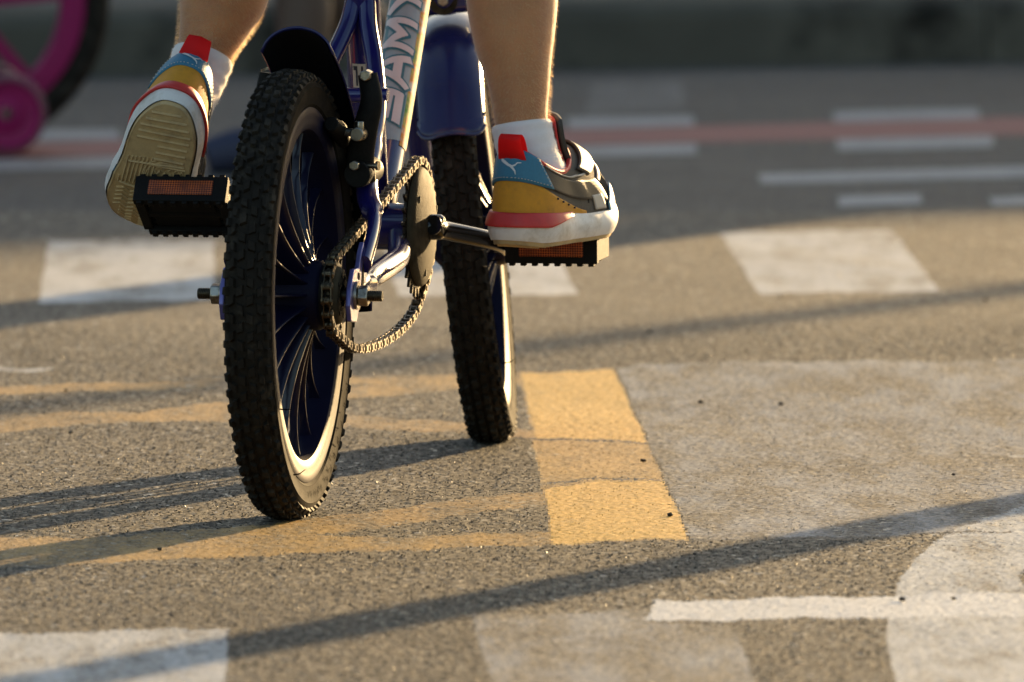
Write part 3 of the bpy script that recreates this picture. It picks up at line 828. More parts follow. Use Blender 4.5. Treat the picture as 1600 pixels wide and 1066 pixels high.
def link_mesh(outer):
    mb = MB(); prof = []
    for k in range(9): q = R(90 + 180 * k / 8); prof.append((-.00635 + .0042 * math.cos(q), .0042 * math.sin(q)))
    prof.append((0, -.0027))
    for k in range(9): q = R(-90 + 180 * k / 8); prof.append((.00635 + .0042 * math.cos(q), .0042 * math.sin(q)))
    prof.append((0, .0027))
    x = .0040 if outer else .0027
    for s in (-1, 1): mb.prism(prof, 0, s * x - .0005, s * x + .0005)
    for y in (-.00635, .00635): mb.lathe([(.0001, -x - .0012 * outer), (.0022, -x - .0012 * outer), (.0037, -.002), (.0037, .002), (.0022, x + .0012 * outer), (.0001, x + .0012 * outer)], c=(0, y, 0), seg=10)
    return mesh_of("chain_link", mb, M['chain'], 30)
LK = [link_mesh(True), link_mesh(False)]
chain = empty("chain", (CL, 0, 0)); chain.parent = bike
for i in range(nl):
    a = at_len(cum[-1] * i / nl); b = at_len(cum[-1] * (i + 1) / nl); c = (a + b) / 2
    o = obj("chain_link", LK[i % 2], None, chain)
    o.location = (0, c.x, c.y); o.rotation_euler = (math.atan2(b.y - a.y, b.x - a.x), 0, 0)

# frame
ST_TOP = Vector((0, .285, .52))
frame = obj("frame", MB().tube([(0, .338, .25), ST_TOP], .0165, 24), M['frame'], bike)
obj("bottom_bracket", MB().tube([(-.037, BB.y, BB.z), (.037, BB.y, BB.z)], .0215, 28), M['frame'], frame, bevel=.002)
HT0, HT1 = Vector((-.024, .755, .555)), Vector((-.028, .72, .66))
obj("down_tube", MB().tube([BB, HT0.lerp(HT1, .3)], .0185, 32), M['frame'], frame)
obj("top_tube", MB().tube([Vector((0, .297, .475)), HT1.lerp(HT0, .2)], .015, 24), M['frame'], frame)
obj("head_tube", MB().tube([HT0, HT1], .021, 24), M['frame'], frame)
def seat_stay(s):
    p = spline([(s * .006, .292, .448), (s * .010, .280, .425), (s * .021, .255, .392), (s * .0335, .210, .352), (s * .0385, .150, .306), (s * .0445, .118, .282), (s * .0590, .080, .260), (s * .0610, .030, .226)], 8)
    n = len(p)
    return MB().tube(p, [.0082 if i < n * .5 else (.0100 if i < n * .85 else .0095) for i in range(n)], 18, flat=[(1, 1) if i < n * .8 else (1, .65) for i in range(n)])
def chain_stay(s):
    p = spline([(s * .026, .335, .232), (s * .044, .25, .219), (s * .0475, .19, .214), (s * .047, .12, .208), (s * .0525, .07, .204), (s * .0555, .03, .201)], 8)
    n = len(p)
    return MB().tube(p, [.0105] * n, 18, flat=[(1, 1) if i < n * .75 else (1, .6) for i in range(n)])
for s in (-1, 1):
    obj("seat_stay", seat_stay(s), M['frame'], frame)
    obj("chain_stay", chain_stay(s), M['frame'], frame)
    # dropout plate with openings
    bm = bmesh.new()
    outer = [(-.018, .178), (.004, .176), (.018, .190), (.040, .194), (.046, .206), (.043, .236), (.034, .246), (.022, .236), (.014, .224), (-.006, .224), (-.020, .208), (-.024, .192)]
    d = obj("dropout", MB().prism([(y, z) for y, z in outer], 0, s * .0575 - .0022, s * .0575 + .0022), M['plate'], frame, bevel=.001)
    bm.free()
    if s > 0:
        obj("dropout_opening", MB().prism([(.020, .204), (.034, .203), (.030, .228)], 0, .0596, .0602), M['black'], d)
        obj("dropout_hole", MB().lathe([(.0001, .0603), (.0034, .0603), (.0034, .059)], c=(0, .012, .2165), seg=18), M['black'], d)
obj("stay_bridge", MB().tube([(-.040, .225, .366), (.040, .225, .366)], .007, 14), M['frame'], frame)
obj("seat_collar", MB().tube([(0, .2885, .505), (0, .286, .522)], .0195, 24), M['black'], frame, bevel=.001)
# the decal on the down tube
dt0, dt1 = BB, HT0.lerp(HT1, .3)
dax = (dt1 - dt0).normalized(); dlen = (dt1 - dt0).length
side = Vector((1, 0, 0)); side = (side - dax * side.dot(dax)).normalized()
back = dax.cross(side).normalized()
if back.y > 0: back = -back              # toward the rear and up
def on_tube(s, ang, off):
    """s metres from the bottom bracket; ang from the rear-facing line, positive to the right"""
    return dt0 + dax * s + (back * math.cos(ang) + side * math.sin(ang)) * (.0185 + off)
def tube_patch(s0, s1, a0, a1, off, ns=24, na=24, skew=0):
    return MB().grid([[on_tube(s0 + (s1 - s0) * i / ns + skew * (j / na - .5), a0 + (a1 - a0) * j / na, off) for j in range(na + 1)] for i in range(ns + 1)])
DS0, DS1 = .092, dlen - .03
decal = obj("decal", tube_patch(DS0, DS1, R(-150), R(120), .0003, skew=.030), M['decal'], frame)
obj("decal_teal_band", tube_patch(DS0 + .002, DS1, R(-78), R(-38), .0005, skew=.004), M['teal'], decal)
obj("decal_pale_band", tube_patch(DS0 + .002, DS1, R(-64), R(-55), .0007, skew=.004), M['letter_white'], decal)
m_, t_, b_ = nt("decal_foliage_print")
co_ = N(t_, "ShaderNodeTexCoord").outputs["Object"]
n_ = N(t_, "ShaderNodeTexNoise", Scale=38.0, Detail=4.0); t_.links.new(co_, n_.inputs["Vector"])
r_ = ramp(t_, n_.outputs[0], [(.38, (.09, .28, .06)), (.47, (.45, .42, .12)), (.53, (.6, .22, .04)), (.62, (.5, .48, .46))])
t_.links.new(r_.outputs[0], b_.inputs["Base Color"]); b_.inputs["Roughness"].default_value = .65; b_.inputs["Specular IOR Level"].default_value = .2
obj("decal_colour_band", tube_patch(DS0 + .004, DS1, R(52), R(92), .0005, skew=.004), m_, decal)
# lettering S A M Y, read upwards, tops to the left
STROKES = {'S': [((.95, .88), (.12, .88)), ((.12, .88), (.12, .52)), ((.12, .52), (.88, .48)), ((.88, .48), (.88, .12)), ((.88, .12), (.05, .12))],
           'A': [((.08, .0), (.46, 1.0)), ((.46, 1.0), (.60, 1.0)), ((.60, 1.0), (.92, .0)), ((.26, .34), (.78, .34))],
           'M': [((.08, .0), (.12, 1.0)), ((.12, .95), (.5, .35)), ((.5, .35), (.88, .95)), ((.88, 1.0), (.92, .0))],
           'Y': [((.06, 1.0), (.5, .48)), ((.94, 1.0), (.5, .48)), ((.5, .5), (.5, .0))]}
def letters(wd_, off):
    mb = MB()
    s = DS0 + .026
    cell = .041; gap = .006
    for ch in "SAMY":
        for (x0, y0), (x1, y1) in STROKES[ch]:
            a = Vector((x0 * cell, y0 * .026)); b = Vector((x1 * cell, y1 * .026))
            d = (b - a).normalized(); n = Vector((-d.y, d.x)) * wd_ / 2
            a2 = a - d * wd_ * .4; b2 = b + d * wd_ * .4
            rows = []
            for i in range(9):
                c = a2.lerp(b2, i / 8)
                row = []
                for k in range(5):
                    p = c + n * (k / 2 - 1)
                    ang = R(38) - p.y / .0185            # letter tops point left
                    row.append(on_tube(s + p.x + p.y * .28, ang, off))
                rows.append(row)
            mb.grid(rows)
            off += .00001
        s += cell + gap
    return mb
obj("lettering_outline", letters(.0128, .0009), M['teal'], decal)
obj("lettering", letters(.0078, .0013), M['letter_white'], decal)
# small sticker low on the seat tube
sax = (ST_TOP - Vector((0, .338, .25))).normalized()
def on_seat(z, ang, off):
    p = Vector((0, .338, .25)) + sax * (z - .25) / sax.z
    b = Vector((0, -1, 0)); b = (b - sax * b.dot(sax)).normalized()
    return p + (b * math.cos(ang) + Vector((1, 0, 0)) * math.sin(ang)) * (.0165 + off)
stk = obj("sticker", MB().grid([[on_seat(.372 + .022 * i / 4, R(-30 + 80 * j / 10), .0004) for j in range(11)] for i in range(5)]), M['sticker'], frame)
ik = MB()
for (z0, z1, a0, a1) in ((.374, .392, -18, -12), (.374, .392, 0, 6), (.381, .385, 0, 24), (.374, .392, 20, 26), (.388, .392, -26, -12)):
    ik.grid([[on_seat(z0 + (z1 - z0) * i / 2, R(a0 + (a1 - a0) * j / 3), .0007) for j in range(4)] for i in range(3)])
obj("sticker_print", ik, M['ink'], stk)

# rear brake: arms on the stays, blocks at the rim
for s in (-1, 1):
    arm_path = spline([(s * .040, .112, .296), (s * .041, .105, .318), (s * .047, .100, .345), (s * .0525, .098, .368), (s * .049, .098, .392)], 6)
    if s < 0: arm_path = [Vector((p.x * .84, p.y, p.z)) for p in arm_path]
    n = len(arm_path)
    arm = obj("brake_arm", MB().tube(arm_path, [.0118 - .0040 * abs(i / (n - 1)) for i in range(n)], 14, flat=[(.75, 1.15)] * n), M['black'], bike)
    obj("pivot_boss", MB().tube([(s * .0405, .092, .302), (s * .042, .145, .304)], .0120, 18), M['black'], arm, bevel=.001)
    obj("pivot_bolt", MB().tube([(s * .0395, .083, .3105), (s * .0395, .092, .3105)], .0047, 6), M['chrome'], arm, bevel=.0008)
    pad = obj("brake_block", MB().tube([(s * .024, .060, .349), (s * .0245, .085, .343), (s * .024, .112, .331)], [.0068, .0085, .0068], 12), M['black'], arm, bevel=.001)
    obj("block_stud", MB().tube([(s * .028, .086, .341), (s * .050, .083, .339)], .0038, 12), M['chrome'], arm)
    obj("block_clamp", MB().tube([(s * .044, .074, .339), (s * .044, .102, .339)], .0064, 16), M['chrome'], arm, bevel=.001)
    obj("clamp_bolt", MB().tube([(s * .0445, .083, .338), (s * .0445, .083, .3505)], .0050, 6), M['chrome'], arm, bevel=.0009)
    if s > 0: obj("cable_bolt", MB().tube([(s * .049, .086, .391), (s * .049, .102, .391)], .0054, 6), M['chrome'], arm, bevel=.001)
    else: obj("cable_ring", MB().lathe([(.0042, -.001), (.0075, -.001), (.0075, .001), (.0042, .001)], seg=24, closed=True), M['chrome'], arm, matrix=Matrix.Translation((-.0385, .086, .397)) @ Matrix.Rotation(R(72), 4, 'Y'))
    sc_ = obj("spring_screw", MB().tube([(s * .048, .098, .310), (s * .0585, .096, .310)], .0024, 10), M['chrome'], arm)
    obj("screw_head", MB().tube([(s * .0575, .096, .310), (s * .0600, .0955, .310)], .0042, 12), M['chrome'], sc_)

# rear mudguard: follows the tyre from behind the seat tube and lifts off at its tip
def guard(angles, half, depth, rad, lift=None, n=13, thick=.0016, tipround=0):
    rows = []
    k = len(angles)
    for i, a in enumerate(angles):
        r = rad + (lift(i / (k - 1)) if lift else 0)
        t = i / (k - 1)
        hw = half
        if tipround and t > 1 - tipround:
            q = (t - (1 - tipround)) / tipround; hw = half * math.sqrt(max(.0, 1 - q * q)) * .98 + .001
        row = []
        for j in range(n):
            e = -1 + 2 * j / (n - 1)
            sag = depth * (1 - math.sqrt(max(0, 1 - (e * .985) ** 2))) * (hw / half)
            rr = r - sag
            row.append((hw * e, rr * math.cos(a), rr * math.sin(a)))
        rows.append(row)
    return rows
ang = [R(-8 + 91 * i / 40) for i in range(41)]
lift = lambda t: .002 + (max(0, t - .55) / .45) ** 1.7 * .026
g = MB(); rows = guard(ang, .0315, .026, .2095, lift, n=17)
rows = [[(x, y, z + RH) for x, y, z in r] for r in rows]
g.grid(rows)
rg = obj("rear_mudguard", g, M['guard'], bike)
sm = rg.modifiers.new("thickness", 'SOLIDIFY'); sm.thickness = .0018; sm.offset = 1
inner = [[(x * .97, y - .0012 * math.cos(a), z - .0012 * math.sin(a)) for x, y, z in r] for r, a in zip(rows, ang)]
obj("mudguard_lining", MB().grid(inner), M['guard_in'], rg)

# ------------------------------------------------------------------ front wheel, fork, mudguard (steered a little to the left)
FM = Matrix.Translation((0, .884, 0)) @ Matrix.Rotation(R(9.26), 4, 'Z') @ Matrix.Rotation(R(-6.0), 4, 'Y')
front = wheel(bike, "front_wheel", FM @ Matrix.Translation((0, 0, RH)))
marks_on_sidewall(front, R(-160), R(-120))
for a in (-175, -140, 120):
    q = R(a)
    obj("tyre_hair", MB().tube([(.0222, .18 * math.cos(q), .18 * math.sin(q)), (.03, .179 * math.cos(q), .179 * math.sin(q)), (.034, .176 * math.cos(q), .176 * math.sin(q))], [.0007, .0006, .0003], 6), M['letter'], front)
fork = obj("fork", MB().box((0, -.064, .426), (.088, .034, .022)), M['frame'], bike, bevel=.006, matrix=FM)
for s in (-1, 1):
    obj("fork_leg", MB().tube(spline([(s * .0385, -.064, .425), (s * .0395, -.050, .36), (s * .0400, -.028, .28), (s * .0405, -.004, .205)], 8), .0105, 18), M['frame'], fork)
    obj("fork_end", MB().prism([(-.012, .186), (.010, .186), (.012, .205), (.004, .222), (-.014, .222)], 0, s * .043 - .002, s * .043 + .002), M['plate'], fork, bevel=.001)
    nut = obj("axle_nut", MB().prism([(.0098 * math.cos(R(60 * k)), RH + .0098 * math.sin(R(60 * k))) for k in range(6)], 0, min(s * .046, s * .055), max(s * .046, s * .055)), M['chrome'], fork, bevel=.001)
obj("front_axle", MB().tube([(-.062, 0, RH), (.062, 0, RH)], .0048, 14), M['chrome'], fork)
FMi = FM.inverted()
obj("steerer", MB().tube([Vector((0, -.066, .42)), FMi @ HT0.lerp(HT1, .1)], .0155, 20), M['frame'], fork)
obj("crown_bolt", MB().tube([(0, -.078, .428), (0, -.090, .428)], .0055, 6), M['chrome'], fork, bevel=.001)
obj("crown_washer", MB().tube([(0, -.0805, .428), (0, -.0830, .428)], .0135, 24), M['ring'], fork)
fa = [R(58 + 94 * i / 40) for i in range(41)]
def fguard():
    rows = []
    for i, a in enumerate(fa):
        t = i / 40; row = []
        r = .2115 + .004 * max(0, (t - .85) / .15) ** 2
        hw = .0315 * (1 - .06 * max(0, .5 - t))
        for j in range(19):
            e = -1 + 2 * j / 18
            sag = .011 * abs(e) ** 3.2 + .0025 * (1 - abs(e)) * -1
            rr = r - sag
            aa = a - (R(5.0) * abs(e) ** 6 if t > .93 else 0) + (R(1.6) * (1 - e * e) * -1 if t > .96 else 0)
            row.append((hw * e, rr * math.cos(aa), rr * math.sin(aa) + RH))
        rows.append(row)
    return MB().grid(rows)
fg = obj("front_mudguard", fguard(), M['guard'], bike, matrix=FM)
sm = fg.modifiers.new("thickness", 'SOLIDIFY'); sm.thickness = .0022; sm.offset = 0
lip = []
for j in range(19):
    e = -1 + 2 * j / 18; rr = .2155 - .011 * abs(e) ** 3.2 + .0025 * (1 - abs(e)); aa = fa[-1] - R(5.0) * abs(e) ** 6 - R(1.6) * (1 - e * e)
    lip.append((.0315 * e, rr * math.cos(aa), rr * math.sin(aa) + RH))
obj("mudguard_lip", MB().tube(lip, .0018, 8), M['guard'], fg)
# handlebar, saddle
stem_b = HT1 + (HT1 - HT0).normalized() * .07
hb = obj("handlebar", MB().tube(spline([stem_b + Vector((-.25, -.06, .13)), stem_b + Vector((-.16, -.02, .12)), stem_b + Vector((-.06, .01, .03)), stem_b + Vector((.06, .01, .03)), stem_b + Vector((.16, .03, .12)), stem_b + Vector((.25, .02, .13))], 8), .011, 16), M['black'], bike)
obj("stem", MB().tube([HT1, stem_b, stem_b + Vector((0, .02, .03))], [.013, .013, .016], 16), M['black'], hb)
for s in (-1, 1):
    obj("grip", MB().tube([stem_b + Vector((s * .165, -.02 + s * .025, .122)), stem_b + Vector((s * .265, -.022 + s * .04, .131))], .016, 14), M['saddle'], hb)
sp = obj("seat_post", MB().tube([ST_TOP, ST_TOP + sax * .085], .0127, 18), M['chrome'], bike)
rows = []
for i in range(13):
    t = i / 12; y = .125 + t * .235
    hw = lerp_tab([(0, .03), (.12, .062), (.3, .066), (.6, .03), (1, .016)], t)
    rows.append([(hw * math.cos(q) , y, .622 - .012 * math.sin(math.pi * t) + (.012 if math.sin(q) > 0 else .03) * math.sin(q)) for q in [2 * math.pi * j / 16 for j in range(16)]])
mb = MB(); mb.grid(rows, close_u=True); mb.f += [tuple(range(16)), tuple(12 * 16 + j for j in range(16))]
obj("saddle", mb, M['saddle'], bike)

# cranks and pedals
CA = R(13); CLEN = .100
def crank(s):
    # right: forward and down; left: back and up
    d = Vector((0, math.cos(CA), -math.sin(CA))) * (1 if s > 0 else -1)
    b = Vector((s * .060, BB.y, BB.z)); e = Vector((s * .100, BB.y, BB.z)) + d * CLEN
    p = [b - d * .012 - Vector((s * .001, 0, 0)), b, b + d * .018 + Vector((s * .003, 0, 0)), b.lerp(e, .62) + Vector((s * .006, 0, 0)), e - d * .012, e + d * .010]
    pp = spline(p, 7); n = len(pp)
    o = obj("crank", MB().tube(pp, [.0092 - .0012 * i / n for i in range(n)], 18, flat=[(1, .8)] * n), M['crank'], bike)
    obj("crank_boss", MB().lathe([(.0001, .007), (.009, .007), (.0115, .004), (.0120, -.008)] if s > 0 else [(.0001, -.007), (.009, -.007), (.0115, -.004), (.0120, .008)], c=(s * .0595, BB.y, BB.z), seg=32), M['crank'], o)
    return e, o
def pedal(c, pitch, s):
    m4 = Matrix.Translation(c) @ Matrix.Rotation(pitch, 4, 'X')
    b = MB(); W, D, H = .086, .062, .026
    b.box((0, -D / 2 + .004, 0), (W, .008, H)); b.box((0, D / 2 - .004, 0), (W * .90, .008, H))
    for e in (-1, 1):
        b.box((e * (W / 2 - .0045), 0, 0), (.009, D - .012, H * .86))
        for k in range(8):
            for y, w in ((-D / 2 + .004, W), (D / 2 - .004, W * .9)):
                b.box(((k / 7 - .5) * (w - .012), y, e * (H / 2 + .0010)), (.0052, .0068, .0030))
    b.tube([(-W / 2 + .004, 0, 0), (W / 2 - .004, 0, 0)], .0105, 16)
    for y in (-.018, -.009, .009, .018): b.box((0, y, 0), (W - .014, .0034, H * .62))
    for x in (-.026, 0, .026): b.box((x, 0, 0), (.004, D - .014, H * .66))
    for z in (-.0082, .0082): b.box((0, 0, z), (W - .026, D - .022, .0022))
    p = obj("pedal", b, M['black'], bike, bevel=.0008, matrix=m4)
    obj("pedal_spindle", MB().tube([(-s * (W / 2 + .016), 0, 0), (-s * (W / 2 - .006), 0, 0)], .0068, 14), M['crank'], p)
    for e in (-1, 1):
        obj("reflector", MB().box((0, e * (D / 2 + .0002), .001), (.060 if e < 0 else .054, .0016, .0150)), M['amber'], p, bevel=.0005)
    return p
for s in (-1, 1):
    e, o = crank(s)
    pedal(e + Vector((s * .052, 0, 0)), R(-34) if s < 0 else R(2), s)
obj("crank_spindle", MB().tube([(-.066, BB.y, BB.z), (.066, BB.y, BB.z)], .008, 16), M['chrome'], bike)

# ------------------------------------------------------------------ shoes
def S_(c, p): return math.copysign(abs(c) ** p, c)
HW = [(0, .0310), (.03, .0335), (.075, .0315), (.11, .0360), (.145, .0410), (.175, .0405), (.2, .036)]
def hw_at(x):
    c = (.1 - x) / .1
    cb = min(1, abs(c)) ** (1 / .8)
    return lerp_tab(HW, x) * math.sqrt(max(0, 1 - cb * cb)) ** .75
def outline(b):
    x = .1 - .1 * S_(math.cos(b), .8)
    lat = lerp_tab(HW, x) * S_(math.sin(b), .75) - .007 * max(0, (x - .1) / .1) ** 1.5
    return Vector((x, lat, 0))
def onorm(b):
    a, c = outline(b - .02), outline(b + .02)
    t = (c - a).normalized(); n = Vector((t.y, -t.x, 0))
    o = outline(b) - Vector((.1, 0, 0))
    return n if n.dot(o) > 0 else -n
def zb(x): return .014 * max(0, (x - .145) / .055) ** 2 + .003 * max(0, (.02 - x) / .02)
def zt(x): return lerp_tab([(0, .031), (.05, .029), (.1, .026), (.15, .026), (.2, .033)], x)
def midsole(b, t, off=0):
    o = outline(b); n = onorm(b)
    z0 = zb(o.x) + .004
    return o + n * (.001 + .0045 * math.sin(math.pi * min(1, t * .85 + .08)) + off) + Vector((0, 0, z0 + (zt(o.x) - z0) * t))
def upper0(b, h):
    o = outline(b) - onorm(b) * .0015
    zo = zt(o.x) - .004
    kx = .056 - .046 * math.cos(b); kl = .0275 * math.sin(b)
    kz = .066 + .022 * math.cos(b) ** 2
    gh, gv = h ** 1.7, 1 - (1 - h) ** 1.42
    return Vector((o.x + (kx - o.x) * gh, o.y + (kl - o.y) * gh, zo + (kz - zo) * gv))
def upper(b, h, off=0):
    p = upper0(b, h)
    if not off: return p
    du = upper0(b + .02, h) - upper0(b - .02, h); dh = upper0(b, min(1, h + .02)) - upper0(b, max(0, h - .02))
    n = du.cross(dh).normalized()
    c = Vector((.06 + .5 * (p.x - .06), 0, .04))
    if n.dot(p - c) < 0: n = -n
    return p + n * off

def make_shoe(parent, m4, side, bend=0, bx=.105):
    """side +1: right foot, outer side to the right; returns the shoe part"""
    def fl(v):
        x, y, z = v[0], -side * v[1], v[2]
        if bend and x > bx - .02:                 # the forefoot flexes at the ball
            t = min(1, (x - bx + .02) / .04); a = bend * t * t * (3 - 2 * t)
            px = bx - .01
            dx, dz = x - px, z
            x, z = px + dx * math.cos(a) - dz * math.sin(a), dx * math.sin(a) + dz * math.cos(a)
        return (x, y, z)
    def patch(fn, b0, b1, h0, h1, off, nb=26, nh=8):
        rows = []
        for i in range(nh + 1):
            row = []
            for j in range(nb + 1):
                u = j / nb
                hh0 = h0(u) if callable(h0) else h0; hh1 = h1(u) if callable(h1) else h1
                t = i / nh
                bb0 = b0(t) if callable(b0) else b0; bb1 = b1(t) if callable(b1) else b1
                row.append(fl(fn(bb0 + (bb1 - bb0) * u, hh0 + (hh1 - hh0) * t, off)))
            rows.append(row)
        return MB().grid(rows)
    def solid(o, th):
        s = o.modifiers.new("thickness", 'SOLIDIFY'); s.thickness = th; s.offset = 0
        return o
    nb = 72; bs = [-math.pi + 2 * math.pi * j / nb for j in range(nb)]
    mb = MB(); mb.grid([[fl(upper(b, i / 16)) for b in bs] for i in range(17)], close_u=True)
    shoe = obj("shoe", mb, M['s_grey'], parent, matrix=m4)
    solid(shoe, .003)
    obj("midsole", MB().grid([[fl(midsole(b, i / 8)) for b in bs] for i in range(9)], close_u=True), M['s_white'], shoe)
    # outsole with a closed underside
    mb = MB()
    def low(b, t): 
        o = outline(b); return fl(o + onorm(b) * (.0015 * t - .0008) + Vector((0, 0, zb(o.x) + .0045 * t)))
    mb.grid([[low(b, t) for b in bs] for t in (0, .5, 1.05)], close_u=True)
    rows = []
    for i in range(25):
        b = math.pi * (i + .02) / 24.04
        p, q = outline(b), outline(-b)
        rows.append([fl(p.lerp(q, j / 8) + Vector((0, 0, zb(p.x) + .0004))) for j in range(9)])
    mb.grid(rows)
    obj("outsole", mb, M['s_gum'], shoe)
    ribs = MB()
    def rib(pts, r=.0013):
        P = [Vector(p) for p in pts]
        P = [p for p in P if abs(p.y + .007 * max(0, (p.x - .1) / .1) ** 1.5) < hw_at(min(.198, max(.002, p.x))) * .88 and .008 < p.x < .193]
        if len(P) > 1: ribs.tube([fl(Vector((p.x, p.y, zb(p.x)))) for p in P], r, 6, flat=[(1.0, 1)] * len(P))
    for k in range(9):                       # heel bars, slanting
        x0 = .010 + k * .0078
        rib([(x0 + .012 * (j / 20 - .5), -.034 + .068 * j / 20, 0) for j in range(21) if not (k > 4 and j > 11)])
    for k in range(9):                       # outer arch, bars along the foot
        y0 = .030 - k * .0036
        rib([(x, y0, 0) for x in [.072 + .034 * j / 8 - k * .001 for j in range(9)]], .0009)
    for rr in (.020, .0235):                 # ring under the arch
        rib([(.086 + rr * math.cos(q), -.010 + rr * .85 * math.sin(q), 0) for q in [2 * math.pi * j / 28 for j in range(29)]], .0009)
    for k in range(16):                      # zigzags towards the ball and toe
        x0 = .072 + k * .0076
        def zz(lo, hi): rib([(x0 + .0022 * (1 if j % 2 else -1), lo + (hi - lo) * j / 12, 0) for j in range(13)], .0012)
        if x0 < .112: zz(-.030, .0)
        else: zz(-.040, .036)
    for x0, x1 in ((.062, .080), (.112, .106)):
        rib([(x0 + (x1 - x0) * j / 20, -.036 + .072 * j / 20, 0) for j in range(21)], .0014)
    obj("tread_ribs", ribs, M['s_gum'], shoe)
    # heel: red wedge, yellow band, blue band
    solid(obj("heel_wedge", patch(midsole, -1.25, 1.30, lambda u: .50 + .12 * abs(u - .42) + (.32 * max(0, (u - .8) / .2)), 1.04, .0014, nb=40), M['s_red'], shoe), .0024)
    solid(obj("heel_band", patch(upper, -1.2, 1.55, .02, lambda u: .47 - .36 * max(0, (u - .62) / .38) ** 1.3 - .28 * max(0, (.30 - u) / .30), .0024, nb=44), M['s_yellow'], shoe), .0018)
    solid(obj("heel_counter", patch(upper, lambda t: -.95 + .28 * t, lambda t: .95 - .28 * t, .43, .97, .0036), M['s_blue'], shoe), .0018)
    dots = MB()
    for k in range(4):
        p = upper(1.02 + .12 * k, .29 - .045 * k, .0040)
        c = Vector(fl(p)); dots.add([c + Vector((dx, dy, dz)) for dx, dy, dz in ((-.0008, 0, -.0008), (.0008, 0, -.0008), (.0008, 0, .0008), (-.0008, 0, .0008))], [(0, 1, 2, 3)])
        dots.box(c, (.0016, .0016, .0016))
    obj("vent_holes", dots, M['ink'], shoe)
    stt = MB()
    for k in range(26):
        b = -.86 + 1.72 * k / 25
        for hh in (.475,): stt.tube([fl(upper(b - .014, hh, .0050)), fl(upper(b + .014, hh, .0050))], .00035, 5)
    for sgn in (-1, 1):
        for k in range(9):
            t = k / 8; b = sgn * (.88 - .26 * t); hh = .50 + .44 * t
            stt.tube([fl(upper(b, hh - .014, .0050)), fl(upper(b, hh + .014, .0050))], .00035, 5)
    obj("stitching", stt, M['s_pale'], shoe, kind="stuff")
    # leaping-cat mark on the blue band
    lg = MB()
    def stroke(pts, w):
        rows = []
        for i, (u, v) in enumerate(pts):
            a = Vector(pts[max(0, i - 1)]); c = Vector(pts[min(len(pts) - 1, i + 1)])
            d = (c - a).normalized(); n = Vector((-d.y, d.x)) * w[i] / 2
            row = []
            for k in (-1, 0, 1):
                q = Vector((u, v)) + n * k
                row.append(fl(upper(side * q.x, .64 + q.y, .0052)))
            rows.append(row)
        lg.grid(rows)
    kx, ky = .040, .022                       # in angle and height units
    def sc(p): return [(x * kx, y * ky) for x, y in p]
    stroke(sc([(-6, 5.2), (-5, 4.4), (-3, 2.6), (-1, .8), (1, -.4)]), [.02, .055, .05, .042, .03])
    stroke(sc([(0, .2), (1.2, -1.6), (2.2, -3.2), (2.6, -5.4)]), [.035, .038, .03, .014])
    stroke(sc([(.6, -.2), (2.2, .8), (3.4, 2.6), (5.6, 3.2)]), [.03, .026, .022, .012])
    obj("cat_logo", lg, M['s_logo'], shoe)
    # sides
    solid(obj("side_panel", patch(upper, .80, 1.95, lambda u: .46 - .26 * u, lambda u: .86 - .27 * u, .0022), M['s_dark'], shoe), .0014)
    solid(obj("side_panel", patch(upper, -2.3, -.80, lambda u: .22 + .10 * u, lambda u: .80 - .02 * u, .0022), M['s_dark'], shoe), .0014)
    solid(obj("side_trim", patch(upper, .85, 2.5, lambda u: .86 - .22 * u, lambda u: .905 - .22 * u, .0034, nh=2), M['s_pale'], shoe), .0012)
    solid(obj("side_trim", patch(upper, -2.5, -.80, lambda u: .62 + .20 * u, lambda u: .665 + .20 * u, .0034, nh=2), M['s_pale'], shoe), .0012)
    rb = MB()
    for k in range(13):
        b = -.95 - k * .095
        rb.tube([fl(upper(b - .02, .32, .0032)), fl(upper(b, .50, .0034)), fl(upper(b + .02, .66, .0032))], .0011, 6)
    obj("side_ribs", rb, M['s_dark'], shoe); rb = MB()
    for k in range(10):
        b = 1.62 + k * .075
        rb.tube([fl(upper(b - .03, .22, .0014)), fl(upper(b, .36, .0016)), fl(upper(b + .03, .52, .0014))], .0010, 6)
    obj("side_ribs", rb, M['s_dark'], shoe)
    solid(obj("eyelet_patch", patch(upper, 1.66, 1.84, .10, .34, .0026, 8, 6), M['s_pale'], shoe), .0014)
    solid(obj("toe_cap", patch(upper, 2.25, 4.0, .0, lambda u: .18 + .10 * math.sin(math.pi * u), .0026), M['s_white'], shoe), .0018)
    solid(obj("toe_flash", patch(upper, 1.90, 2.70, .05, lambda u: .16 + .16 * math.sin(math.pi * u), .0036), M['s_sky'], shoe), .0012)
    solid(obj("strap", patch(upper, math.pi - 1.3, math.pi + 1.3, .70, .90, .0042), M['s_dark'], shoe), .0026)
    solid(obj("vamp_trim", patch(upper, 2.0, 2.8, lambda u: .50 + .12 * u, lambda u: .56 + .12 * u, .0026, nh=2), M['s_pale'], shoe), .0012)
    # collar piping, tongue, pull tab
    loop = [fl(upper(b, 1.0)) for b in bs]
    obj("collar_piping", MB().tube(loop + loop[:1], .0026, 8, cap=False), M['s_red'], shoe)
    rows = []
    for i in range(7):
        t = i / 6; x = .104 - .020 * t - .004 * math.sin(math.pi * t); z = .076 + .042 * t
        rows.append([fl((x - .016 * abs(e) ** 2, .022 * e * (1 - .15 * t), z - .006 * abs(e) ** 2)) for e in [-1 + 2 * j / 10 for j in range(11)]])
    solid(obj("tongue", MB().grid(rows), M['s_dark'], shoe), .005)
    rows2 = [[(p[0] - .0042, p[1] * .86, p[2] - .002) for p in r] for r in rows]
    solid(obj("tongue_lining", MB().grid(rows2), M['s_red'], shoe), .002)
